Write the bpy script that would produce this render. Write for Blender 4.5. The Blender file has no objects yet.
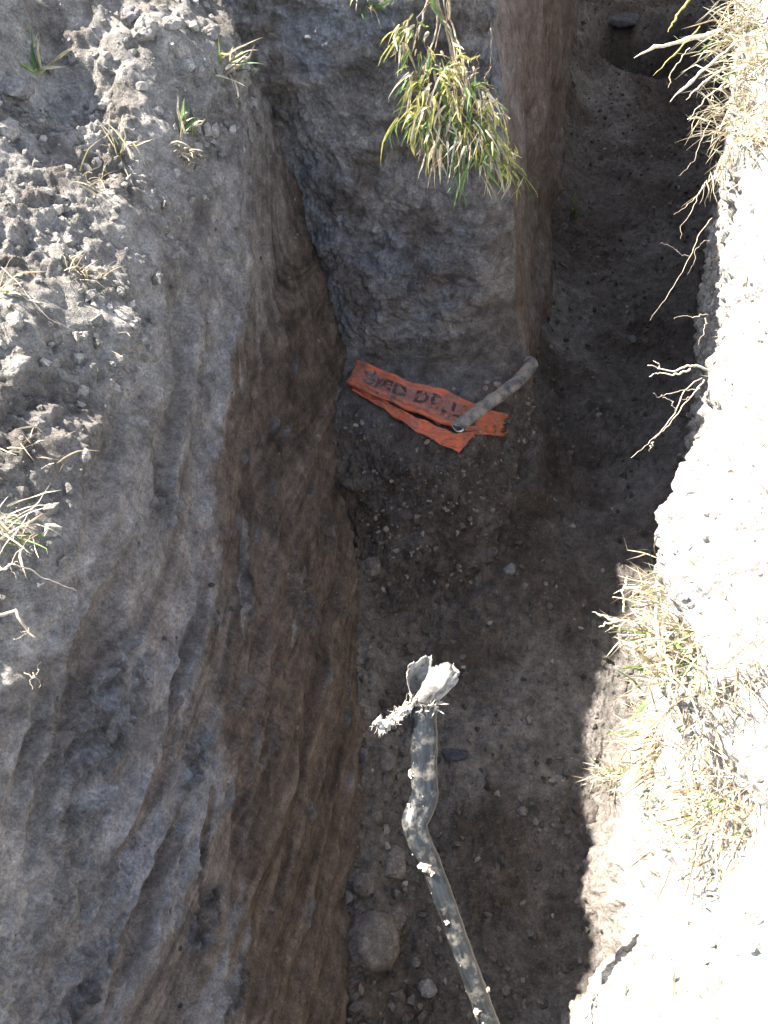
import bpy, math, random
import numpy as np
from mathutils import Vector, Matrix
random.seed(7)
RNG = np.random.default_rng(11)
C = bpy.context.scene.collection
scene = bpy.context.scene

# ------------------------------------------------------------------ camera geometry
CAM = np.array([0.0, 0.0, 2.15]); PITCH = math.radians(53); F = 823.0
DV = np.array([0, math.cos(PITCH), -math.sin(PITCH)]); UV = np.array([0, math.sin(PITCH), math.cos(PITCH)]); XV = np.array([1.0, 0, 0])
def ray(px, py):
    return DV + XV * (px - 384) / F + UV * (512 - py) / F
def at_depth(px, py, t):            # a pixel of the reference at a measured distance -> world point
    return CAM + ray(px, py) * t
def at_height(px, py, z):
    r = ray(px, py); return CAM + r * ((z - CAM[2]) / r[2])
def project(P):
    q = P - CAM; d = q @ DV
    return 384 + F * q[..., 0] / d, 512 - F * (q @ UV) / d, d

# ------------------------------------------------------------------ noise
_perm = np.random.default_rng(3).permutation(256).astype(np.int32)
_perm = np.concatenate([_perm, _perm, _perm])
_g = np.array([(1,1,0),(-1,1,0),(1,-1,0),(-1,-1,0),(1,0,1),(-1,0,1),(1,0,-1),(-1,0,-1),(0,1,1),(0,-1,1),(0,1,-1),(0,-1,-1)], np.float32)
def perlin(x, y, z):
    x = np.asarray(x, np.float32); y = np.asarray(y, np.float32); z = np.asarray(z, np.float32)
    xi = np.floor(x); yi = np.floor(y); zi = np.floor(z)
    xf = x - xi; yf = y - yi; zf = z - zi
    X = xi.astype(np.int32) & 255; Y = yi.astype(np.int32) & 255; Z = zi.astype(np.int32) & 255
    u = xf*xf*xf*(xf*(xf*6-15)+10); v = yf*yf*yf*(yf*(yf*6-15)+10); w = zf*zf*zf*(zf*(zf*6-15)+10)
    def gr(ix, iy, iz, a, b, c):
        h = _perm[_perm[_perm[ix] + iy] + iz] % 12
        g = _g[h]
        return g[..., 0]*a + g[..., 1]*b + g[..., 2]*c
    n000 = gr(X,Y,Z,xf,yf,zf); n100 = gr(X+1,Y,Z,xf-1,yf,zf)
    n010 = gr(X,Y+1,Z,xf,yf-1,zf); n110 = gr(X+1,Y+1,Z,xf-1,yf-1,zf)
    n001 = gr(X,Y,Z+1,xf,yf,zf-1); n101 = gr(X+1,Y,Z+1,xf-1,yf,zf-1)
    n011 = gr(X,Y+1,Z+1,xf,yf-1,zf-1); n111 = gr(X+1,Y+1,Z+1,xf-1,yf-1,zf-1)
    a = n000 + u*(n100-n000); b = n010 + u*(n110-n010); c = n001 + u*(n101-n001); d = n011 + u*(n111-n011)
    e = a + v*(b-a); f = c + v*(d-c)
    return e + w*(f-e)
def fbm(P, f, octs=4, gain=0.5, off=0.0, mode='n'):
    out = np.zeros(P.shape[:-1], np.float32); amp = 1.0
    for k in range(octs):
        n = perlin(P[..., 0]*f + off + 17.3*k, P[..., 1]*f + off*1.7 + 5.1*k, P[..., 2]*f - off + 9.7*k)
        if mode == 'b': n = np.abs(n)*2 - 0.5      # billow: rounded lumps with creases
        if mode == 'r': n = 0.5 - np.abs(n)*2      # ridged
        out += amp*n; amp *= gain; f *= 2.03
    return out
def cells(P, f, off=0.0):                          # Worley F1, F2 (rounded clods)
    x = P*f + off
    xi = np.floor(x).astype(np.int32)
    f1 = np.full(P.shape[:-1], 9.0, np.float32); f2 = f1.copy()
    for i in (-1,0,1):
        for j in (-1,0,1):
            for k in (-1,0,1):
                c = xi + np.array([i,j,k])
                h = _perm[_perm[_perm[c[...,0] & 255] + (c[...,1] & 255)] + (c[...,2] & 255)]
                jit = np.stack([_perm[h], _perm[h+53], _perm[h+131]], -1) / 256.0
                d = np.sqrt((((c + jit) - x)**2).sum(-1)).astype(np.float32)
                nf1 = np.minimum(f1, d); f2 = np.minimum(f2, np.maximum(f1, d)); f1 = nf1
    return f1, f2
def sstep(a, b, x):
    t = np.clip((x-a)/(b-a), 0, 1); return t*t*(3-2*t)
def lerp(a, b, t): return a + (b-a)*t
def seg_dist(px, py, pts):
    best = np.full(px.shape, 1e9); 
    for (x0,y0),(x1,y1) in zip(pts[:-1], pts[1:]):
        dx, dy = x1-x0, y1-y0; L = dx*dx+dy*dy+1e-12
        t = np.clip(((px-x0)*dx+(py-y0)*dy)/L, 0, 1)
        best = np.minimum(best, np.hypot(px-x0-t*dx, py-y0-t*dy))
    return best

# ------------------------------------------------------------------ object helpers
def set_props(o, label=None, cat=None, group=None, kind=None):
    if label: o['label'] = label
    if cat: o['category'] = cat
    if group: o['group'] = group
    if kind: o['kind'] = kind
    return o
def thing(name, loc, label, cat, group=None):
    o = bpy.data.objects.new(name, None); C.objects.link(o); o.location = [float(v) for v in loc]
    o.empty_display_size = 0.05
    return set_props(o, label, cat, group)
def raw_mesh(name, V, faces, mat, parent=None, col=None, smooth=True, mats=None):
    """V world coordinates (n,3); faces (m,4) or (m,3) array or list of tuples."""
    V = np.asarray(V, np.float64)
    if parent is not None: V = V - np.array(parent.matrix_basis.translation if parent.parent is None else (parent.matrix_basis.translation + parent.parent.matrix_basis.translation))
    me = bpy.data.meshes.new(name)
    if isinstance(faces, np.ndarray):
        n, k = faces.shape
        me.vertices.add(len(V)); me.vertices.foreach_set('co', V.astype(np.float32).ravel())
        me.loops.add(n*k); me.loops.foreach_set('vertex_index', faces.astype(np.int32).ravel())
        me.polygons.add(n); me.polygons.foreach_set('loop_start', np.arange(0, n*k, k, dtype=np.int32))
        me.update(calc_edges=True)
    else:
        me.from_pydata([tuple(v) for v in V], [], faces)
    me.polygons.foreach_set('use_smooth', np.full(len(me.polygons), smooth))
    if col is not None:
        a = me.color_attributes.new('soil', 'FLOAT_COLOR', 'POINT')
        c4 = np.ones((len(V), 4), np.float32); c4[:, :3] = col
        a.data.foreach_set('color', c4.ravel())
    me.validate(); me.materials.append(mat)
    o = bpy.data.objects.new(name, me); C.objects.link(o)
    if parent is not None: o.parent = parent
    return o
def grid_faces(n, m):
    i = np.arange(n-1)[:, None]*m + np.arange(m-1)[None, :]
    return np.stack([i, i+m, i+m+1, i+1], -1).reshape(-1, 4)
def normals(G):
    du = np.gradient(G, axis=0); dv = np.gradient(G, axis=1)
    n = np.cross(du, dv); return n / (np.linalg.norm(n, axis=-1, keepdims=True) + 1e-12)

# ------------------------------------------------------------------ materials
def new_mat(name):
    m = bpy.data.materials.new(name); m.use_nodes = True
    nt = m.node_tree; b = nt.nodes['Principled BSDF']
    return m, nt, b
def soil_material(name, bump=0.6, bscale=220, speck=0.5, spec_scale=260, speck_col=(0.4,0.38,0.35)):
    m, nt, b = new_mat(name); N = nt.nodes; L = nt.links
    at = N.new('ShaderNodeAttribute'); at.attribute_name = 'soil'
    tc = N.new('ShaderNodeTexCoord')
    n1 = N.new('ShaderNodeTexNoise'); n1.inputs['Scale'].default_value = 38; n1.inputs['Detail'].default_value = 7; n1.inputs['Roughness'].default_value = .7
    L.new(tc.outputs['Object'], n1.inputs['Vector'])
    r1 = N.new('ShaderNodeMapRange'); r1.inputs['From Min'].default_value = .3; r1.inputs['From Max'].default_value = .7
    r1.inputs['To Min'].default_value = .55; r1.inputs['To Max'].default_value = 1.45
    L.new(n1.outputs['Fac'], r1.inputs['Value'])
    mul = N.new('ShaderNodeMix'); mul.data_type = 'RGBA'; mul.blend_type = 'MULTIPLY'; mul.inputs[0].default_value = 1
    L.new(at.outputs['Color'], mul.inputs[6]); L.new(r1.outputs[0], mul.inputs[7])
    n6 = N.new('ShaderNodeTexNoise'); n6.inputs['Scale'].default_value = 170; n6.inputs['Detail'].default_value = 5; n6.inputs['Roughness'].default_value = .75; L.new(tc.outputs['Object'], n6.inputs['Vector'])
    r6 = N.new('ShaderNodeMapRange'); r6.inputs['From Min'].default_value = .32; r6.inputs['From Max'].default_value = .68; r6.inputs['To Min'].default_value = .68; r6.inputs['To Max'].default_value = 1.32
    L.new(n6.outputs['Fac'], r6.inputs['Value']); m6 = N.new('ShaderNodeMix'); m6.data_type = 'RGBA'; m6.blend_type = 'MULTIPLY'; m6.inputs[0].default_value = 1
    L.new(mul.outputs[2], m6.inputs[6]); L.new(r6.outputs[0], m6.inputs[7]); mul = m6
    vo = N.new('ShaderNodeTexVoronoi'); vo.inputs['Scale'].default_value = spec_scale; vo.inputs['Randomness'].default_value = 1
    L.new(tc.outputs['Object'], vo.inputs['Vector'])
    # grains: only some cells carry a pale grain
    sep = N.new('ShaderNodeSeparateColor'); L.new(vo.outputs['Color'], sep.inputs[0])
    g1 = N.new('ShaderNodeMath'); g1.operation = 'GREATER_THAN'; g1.inputs[1].default_value = .93; L.new(sep.outputs[0], g1.inputs[0])
    g2 = N.new('ShaderNodeMath'); g2.operation = 'LESS_THAN'; g2.inputs[1].default_value = .35; L.new(vo.outputs['Distance'], g2.inputs[0])
    g3 = N.new('ShaderNodeMath'); g3.operation = 'MULTIPLY'; L.new(g1.outputs[0], g3.inputs[0]); L.new(g2.outputs[0], g3.inputs[1])
    g4 = N.new('ShaderNodeMath'); g4.operation = 'MULTIPLY'; g4.inputs[1].default_value = speck; L.new(g3.outputs[0], g4.inputs[0])
    mx = N.new('ShaderNodeMix'); mx.data_type = 'RGBA'; L.new(g4.outputs[0], mx.inputs[0]); L.new(mul.outputs[2], mx.inputs[6]); mx.inputs[7].default_value = (*speck_col, 1)
    L.new(mx.outputs[2], b.inputs['Base Color'])
    b.inputs['Roughness'].default_value = .93; b.inputs['Specular IOR Level'].default_value = .2
    n2 = N.new('ShaderNodeTexNoise'); n2.inputs['Scale'].default_value = bscale; n2.inputs['Detail'].default_value = 6; n2.inputs['Roughness'].default_value = .65
    L.new(tc.outputs['Object'], n2.inputs['Vector'])
    n4 = N.new('ShaderNodeTexNoise'); n4.inputs['Scale'].default_value = bscale*.32; n4.inputs['Detail'].default_value = 5; n4.inputs['Roughness'].default_value = .7
    L.new(tc.outputs['Object'], n4.inputs['Vector'])
    b0 = N.new('ShaderNodeBump'); b0.inputs['Strength'].default_value = bump; b0.inputs['Distance'].default_value = .022
    L.new(n4.outputs['Fac'], b0.inputs['Height'])
    bp = N.new('ShaderNodeBump'); bp.inputs['Strength'].default_value = bump; bp.inputs['Distance'].default_value = .009
    L.new(n2.outputs['Fac'], bp.inputs['Height']); L.new(b0.outputs[0], bp.inputs['Normal']); L.new(bp.outputs[0], b.inputs['Normal'])
    return m
def attr_material(name, rough=.6, spec=.3, transl=0.0):
    m, nt, b = new_mat(name); N = nt.nodes; L = nt.links
    at = N.new('ShaderNodeAttribute'); at.attribute_name = 'soil'
    tc = N.new('ShaderNodeTexCoord'); n1 = N.new('ShaderNodeTexNoise'); n1.inputs['Scale'].default_value = 120; n1.inputs['Detail'].default_value = 4
    L.new(tc.outputs['Object'], n1.inputs['Vector'])
    r1 = N.new('ShaderNodeMapRange'); r1.inputs['From Min'].default_value = .3; r1.inputs['From Max'].default_value = .7
    r1.inputs['To Min'].default_value = .65; r1.inputs['To Max'].default_value = 1.3; L.new(n1.outputs['Fac'], r1.inputs['Value'])
    mul = N.new('ShaderNodeMix'); mul.data_type = 'RGBA'; mul.blend_type = 'MULTIPLY'; mul.inputs[0].default_value = 1
    L.new(at.outputs['Color'], mul.inputs[6]); L.new(r1.outputs[0], mul.inputs[7]); L.new(mul.outputs[2], b.inputs['Base Color'])
    b.inputs['Roughness'].default_value = rough; b.inputs['Specular IOR Level'].default_value = spec
    if transl:
        tr = N.new('ShaderNodeBsdfTranslucent'); L.new(mul.outputs[2], tr.inputs['Color'])
        ms = N.new('ShaderNodeMixShader'); ms.inputs[0].default_value = transl
        L.new(b.outputs[0], ms.inputs[1]); L.new(tr.outputs[0], ms.inputs[2]); L.new(ms.outputs[0], N['Material Output'].inputs['Surface'])
    return m
M_wall = soil_material('clay_wall_soil', 1.0, 240, .12)
M_floor = soil_material('dark_floor_soil', .9, 170, .35, 230, (.2,.185,.17))
M_bank = soil_material('pale_dry_soil', .8, 200, .4)
M_stone = soil_material('stone_surface', .5, 180, .15)
M_grass = attr_material('grass_blades', .55, .35, .3)
M_root = attr_material('root_bark', .8, .2)

# ------------------------------------------------------------------ sun direction (light travels along -SUN)
EL = math.radians(47); AZ = np.array([-0.86, 0.50]); AZ = AZ/np.linalg.norm(AZ)
SUN = np.array([AZ[0]*math.cos(EL), AZ[1]*math.cos(EL), math.sin(EL)])

# soil colours (albedo)
GREY = np.array([.275,.255,.245]); PALE = np.array([.36,.335,.305]); TAUPE = np.array([.175,.147,.130])
BROWN = np.array([.098,.076,.063]); DARK = np.array([.115,.101,.092]); BLUEGREY = np.array([.17,.172,.185])
def mixc(a, b, t): return a + (b-a)*t[..., None]

# ================================================================== LEFT BANK
def lb_base(y): return -.075 + .045*y + .03*np.sin(y*3.1+.5)
def lb_rim(y): return -.60 + .115*y
_pz = np.array([-.25, 0, .45, .88, 1.10, 1.20]); _pa = np.array([-.12, 0, .35, .70, .87, 1.0])
_rd = np.array([0, .08, .22, .45, .9, 2.0, 8.0, 20.0]); _rz = np.array([1.20, 1.275, 1.335, 1.375, 1.42, 1.48, 1.55, 1.65])
def lb_x(y, z):
    b = lb_base(y); return b + np.interp(z, _pz, _pa)*(lb_rim(y)-b)
def wall_hit(px, py):
    r = ray(px, py); ts = np.linspace(.6, 3.2, 2000); P = CAM + ts[:, None]*r
    f = P[:, 0] - lb_x(P[:, 1], P[:, 2])
    k = np.argmax(f < 0) if (f < 0).any() else len(ts)-1
    return P[k, 1], P[k, 2]
def build_left_bank():
    ny = 640
    yv = np.concatenate([np.linspace(-1.2, -.05, 30, endpoint=False), np.linspace(-.05, 2.4, ny), np.linspace(2.45, 9, 30)])
    # profile as a fine polyline (x offset mode), dense over the wall and the lip
    jw = np.concatenate([np.linspace(-.25, 1.2, 400)])
    dt = np.concatenate([np.linspace(.002, .6, 170), np.linspace(.62, 2.0, 40), np.linspace(2.3, 20, 14)])
    n = len(yv); m = len(jw)+len(dt)
    G = np.zeros((n, m, 3)); Y = yv[:, None]
    G[:, :len(jw), 0] = lb_x(Y, jw[None, :]); G[:, :len(jw), 2] = jw[None, :]
    G[:, len(jw):, 0] = lb_rim(Y) - dt[None, :]; G[:, len(jw):, 2] = np.interp(dt, _rd, _rz)[None, :]
    G[:, :, 1] = Y
    # ease the corner at the lip
    for _ in range(25):
        a, b = len(jw)-60, len(jw)+60
        G[:, a:b] = .25*G[:, a-1:b-1] + .5*G[:, a:b] + .25*G[:, a+1:b+1]
    G[:, :, 2] += np.where(np.arange(m)[None, :] >= 300, 1, np.arange(m)[None, :]/300.)*(.16*sstep(1.35, 2.1, Y) - .04*sstep(.9, .2, Y))
    P0 = G.copy(); N = normals(G)
    if N[n//2, 200, 0] < 0: N = -N
    y, z = P0[..., 1], P0[..., 2]
    j = np.arange(m)[None, :]
    lip = sstep(300, 430, j + 45*fbm(P0, 3.0, 3, off=4.0))*np.ones((n, 1))     # dry crumbly top
    # arcs of the digger bucket along the wall
    up = .395*(y-1)**2 + .1*(y-1); lo = -.3*(y-1)
    wz = sstep(.5, .95, z); psi = z - (wz*np.clip(up, -.3, .5) + (1-wz)*lo)
    A = np.stack([psi*9.0, y*.85, z*.5], -1); A2 = np.stack([psi*26., y*1.3, z*.6], -1); A3 = np.stack([psi*120., y*3.2, z*1.5], -1)
    an1 = perlin(A[...,0]+3, A[...,1], A[...,2]) + .5*perlin(A[...,0]*2+7, A[...,1]*2, A[...,2])
    an2 = perlin(A2[...,0], A2[...,1]+4, A2[...,2]); an3 = perlin(A3[...,0], A3[...,1], A3[...,2])
    S3 = np.stack([P0[...,0]*.8, P0[..., 1]*.30, psi*1.1], -1)      # stretched along the scrape
    # hand placed scrapes
    strokes = [
        ([(172,262),(184,340),(178,400),(162,460),(150,520)], .036, .020, TAUPE*.95),
        ([(192,395),(186,440),(170,500)], .018, .006, GREY*1.08),
        ([(122,545),(112,600),(98,650),(70,720)], .040, .016, TAUPE*1.05),
        ([(209,535),(190,622),(174,680),(168,745)], .022, .014, TAUPE*1.2),
        ([(190,790),(163,880),(147,935),(124,1000),(112,1040)], .022, .014, TAUPE*1.15),
        ([(62,655),(52,712),(44,765),(30,800),(12,860)], .022, .014, TAUPE*1.2),
        ([(214,790),(206,870),(213,925)], .020, .012, TAUPE*.8),
        ([(178,700),(170,770),(150,820),(133,850)], .02, .010, TAUPE*.9),
        ([(310,470),(290,560),(276,640),(262,760)], .022, .006, BROWN*1.25),
        ([(335,560),(318,640),(300,760),(285,900)], .020, .005, BROWN*.85),
        ([(232,300),(262,400),(270,520),(255,640),(245,760),(240,900)], .028, .007, BROWN*1.5),
        ([(255,60),(290,170),(318,260),(338,340)], .018, .012, TAUPE*.7),
        ([(225,120),(238,220),(232,300)], .030, .006, GREY*1.1),
        ([(140,520),(150,590),(138,660),(118,740),(100,800)], .010, .004, GREY*1.0),
        ([(200,640),(186,720),(172,790)], .010, .005, TAUPE*1.3),
        ([(88,640),(76,720),(60,800),(30,900)], .018, .008, TAUPE*.75),
        ([(300,570),(292,610),(290,645)], .020, .003, GREY*.95),
        ([(250,520),(244,580),(242,640)], .010, .008, GREY*.8),
        ([(80,900),(60,960),(40,1030)], .012, .004, TAUPE*1.2),
        ([(105,400),(98,470),(80,560)], .026, .008, TAUPE*1.25),
    ]
    brd = [wall_hit(px, py) for px, py in [(282,150),(268,250),(262,330),(232,400),(218,480),(222,560),(222,640),(214,720),(232,800),(246,880),(250,960),(246,1060)]]
    brd = sorted(brd); zb = np.interp(y, [b[0] for b in brd], [b[1] for b in brd])
    rag = .09*fbm(P0, 8, 6, .6, off=2) + .06*an1
    brown = sstep(-.045, .05, zb - z + rag + .09*an2)*(1-lip)
    crumb = sstep(.0, .13, an1*.6 + .55*fbm(P0, 4.5, 3, off=8))*(1-lip)
    pat = np.zeros_like(y)
    for px, py, rp in [(145,296,34),(138,338,26),(70,425,30),(165,500,24),(58,470,22),(112,700,44),(98,745,46),(82,832,36),(122,885,30),(217,622,15),(300,602,20),(62,905,40),(92,985,42),(246,600,9),(198,760,22),(214,922,20),(228,300,18),(30,560,30),(20,700,34),(150,395,20),(235,700,14),(180,840,14),(322,540,14),(30,970,34),(270,745,16),(240,985,20)]:
        yc, zc = wall_hit(px, py); P_ = np.array([lb_x(yc, zc), yc, zc]); rr_ = rp*((P_-CAM) @ DV)/F
        dq = np.hypot((y-yc)*.62, psi - np.interp(0, [0], [0]) - (zc - (sstep(.5,.95,zc)*np.clip(.395*(yc-1)**2+.1*(yc-1), -.3, .5) + (1-sstep(.5,.95,zc))*(-.3*(yc-1)))))
        pat = np.maximum(pat, sstep(1.25, .75, (dq + .35*rr_*fbm(P0, 14, 4, .6, off=px*.1))/rr_))
    band = sstep(-.02, .10, an1*.8 + .40*fbm(P0, 6, 5, .6, 91))*(1-brown)
    crumb = np.maximum(pat, .85*band)*(1-lip)
    crumb *= lerp(1, .7, brown)
    sm = np.zeros_like(y); disp = np.zeros_like(y); tint = np.zeros(y.shape + (3,)); tw = np.zeros_like(y)
    wob = .014*fbm(S3, 10, 5, .55, off=5)
    for pts, w, dep, c in strokes:
        q = [wall_hit(px, py) for px, py in pts]
        d = seg_dist(y, z, q) + wob
        en = sstep(-.01, .17, np.minimum(np.hypot(y-q[0][0], z-q[0][1]), np.hypot(y-q[-1][0], z-q[-1][1])) + wob)
        d = d/(.25 + .75*en)
        k = sstep(1.15*w, .75*w, d)
        dep = dep*1.75*en; prof = -dep*np.clip(1-(d/w)**2, 0, 1) + .30*dep*sstep(1.12, .92, z)*np.exp(-((d-1.25*w)/(.3*w))**2)*(1+1.5*fbm(P0, 26, 3, off=1))
        disp += prof; sm = np.maximum(sm, k); tint += c*k[..., None]; tw += k
    sm *= (1-lip); tw = np.maximum(tw, 1e-6)
    crumb *= (1-sm)
    bill = fbm(S3, 17, 5, .55, 3, 'b'); lump = fbm(S3, 6, 3, .5, 6)
    f1, f2 = cells(S3, 26, 3.0)
    fine = fbm(S3, 60, 3, .6, 19, 'b')
    disp += .024*fbm(P0, 2.0, 2, off=1) + .011*an1 + .005*an2*(1-lip)*(1-.6*sm) + .0026*an3*(1-crumb)*(1-lip)
    ck = crumb*(.003 + .005*bill + .005*lump + .010*fbm(P0, 30, 5, .62, 71)*(.4+.9*sstep(-.1,.2,fbm(P0, 5, 2, off=93))) + .004*fbm(P0, 13, 3, .5, 73, 'b'))
    ch1, ch2 = cells(np.stack([P0[...,0], P0[..., 1]*.55, P0[..., 2]], -1), 11, 9.); chip = sstep(.24, .15, ch1 + .10*fbm(P0, 24, 4, .6, 83))*sstep(-.06,.04,fbm(P0, 4, 2, off=87)+.05)*brown*(1-sm)
    disp += .007*chip*(1+fbm(P0, 30, 3, off=85))
    disp += ck + pat*(1-lip)*(.010*fbm(P0, 20, 5, .62, 95) + .012*fbm(P0, 24, 4, .6, 97, 'b') + .004)
    disp += brown*(.010*lump + .0055*fbm(S3, 15, 5, .55, 12) + .004*fbm(P0, 20, 4, .55, 72) + .0015*an2 + .010*fbm(P0*np.array([1,.6,1]), 9, 5, .6, 81))
    # crumbling top: clods
    g1, g2 = cells(P0, 9, 1.0); h1, h2 = cells(P0, 34, 7.0)
    clod = .034*fbm(P0, 5, 5, .55, 9) + .044*(.55-g1)*sstep(-.05, .30, fbm(P0, 2.7, 2, off=14)+.10) + .007*(.5-h1)*sstep(-.1,.2,fbm(P0, 6, 2, off=18)) + .013*fbm(P0, 24, 4, .6, 15, 'b')*sstep(-.2,.2,fbm(P0, 4, 2, off=17))
    disp += lip*clod
    far = sstep(.3, .02, np.maximum(0, -.05-y))*sstep(2.6, 2.4, y) * sstep(m-14, m-30, j)
    disp *= np.maximum(far, .25)
    G = P0 + N*disp[..., None]
    # hollow under the heap at the far corner of the top, and the heap itself just outside the picture
    hx, hy = at_height(22, 62, 1.40)[:2]
    d = np.hypot(G[..., 0]-hx-.06, (G[..., 1]-hy-.02)*.9)
    G[..., 2] -= .12*sstep(.24, .03, d*1.6 + .06*fbm(P0, 7, 4, off=31))*sstep(405, 450, j)
    hx, hy = at_height(-62, 18, 1.5)[:2]
    d = np.hypot(G[..., 0]-hx+.12, G[..., 1]-hy-.06)
    G[..., 2] += .25*sstep(.27, .05, d + .06*fbm(P0, 6, 4, off=33))*(j > 430)
    # colours
    col = mixc(np.broadcast_to(GREY*1.0, G.shape), GREY*.82, sstep(-.2, .3, fbm(P0, 5, 4, off=20)))
    col = mixc(col, BLUEGREY*1.45, crumb*sstep(-.25, .15, fbm(P0, 3.5, 3, off=22)))
    col = mixc(col, BLUEGREY*1.2, pat*(1-lip)*.75); col = mixc(col, BROWN*.75, pat*(1-lip)*sstep(.06, .16, fbm(P0, 15, 6, .65, off=77))*.6)
    col = mixc(col, TAUPE*1.1, (1-crumb)*.85)
    col = mixc(col, BROWN*1.15 + .03*sstep(-.3,.3,an2)[..., None]*np.array([1,.8,.65]), brown*(1-.45*crumb))
    col = mixc(col, BLUEGREY*.75, chip*.85)
    col = mixc(col, np.broadcast_to(tint/tw[..., None], G.shape), sm*.9)
    col = mixc(col, np.array([.33,.31,.285]), lip*.95)
    col = mixc(col, np.array([.14,.12,.105]), lip*sstep(.05, .35, fbm(P0, 6, 4, off=28))*.7)
    col *= (1 + .42*fbm(P0, 14, 6, .6, off=40) + .22*an1*(1-lip) + .42*an3*(1-lip)*(1-crumb) + .3*an2*(1-lip)*fbm(P0, 3, 2, off=9)*2)[..., None]
    col = np.clip(col, .012, .7)
    o = raw_mesh('left_bank', G.reshape(-1, 3), grid_faces(n, m), M_wall, col=col.reshape(-1, 3))
    set_props(o, 'tall clay trench side with grooves and a crumbly sunlit top', kind='structure')
    return G
LB = build_left_bank()

# ================================================================== EARTH BLOCK
def resample(pts, n):
    pts = np.array(pts, float); s = np.r_[0, np.cumsum(np.linalg.norm(np.diff(pts, axis=0), axis=1))]
    t = np.linspace(0, s[-1], n); return np.stack([np.interp(t, s, pts[:, k]) for k in range(pts.shape[1])], -1)
def smooth_path(P, it):
    P = P.copy()
    for _ in range(it): P[1:-1] = .25*P[:-2]+.5*P[1:-1]+.25*P[2:]
    return P
def block_outline(z, push=0.0, top=0.0):
    """plan of the undug block at height z (push: how far the ledge stands out at the front; top: set back over the rim)"""
    f, g = .19*z + top, .225*z + top
    c = (.53-g, 1.79+.9*f)
    segs = [((-.75,1.87+f),(-.22,1.85+f),150), ((-.22,1.85+f),(-.12,1.79+f),40), ((-.12,1.79+f),(0,1.74+f),50), ((0,1.74+f),(.25,1.735+f),120), ((.25,1.735+f),c,140),
            (c,(.61-g,2.49+.3*f),130), ((.61-g,2.49+.3*f),(.82-g,3.5),120), ((.82-g,3.5),(1.2-g,5.56),120), ((1.2-g,5.56),(2.0-g,9.5),80)]
    P = np.concatenate([np.linspace(a, b, n, endpoint=False) for a, b, n in segs])
    fr = np.r_[np.ones(240), np.linspace(1, .80, 120), np.linspace(.8, .0, 140)**1.1, np.zeros(450)]
    P = smooth_path(P, 60); P[:, 1] -= push*smooth_path(np.c_[fr, fr], 200)[:, 0]
    return P, fr
BLK, BFR = block_outline(0.0)
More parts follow.
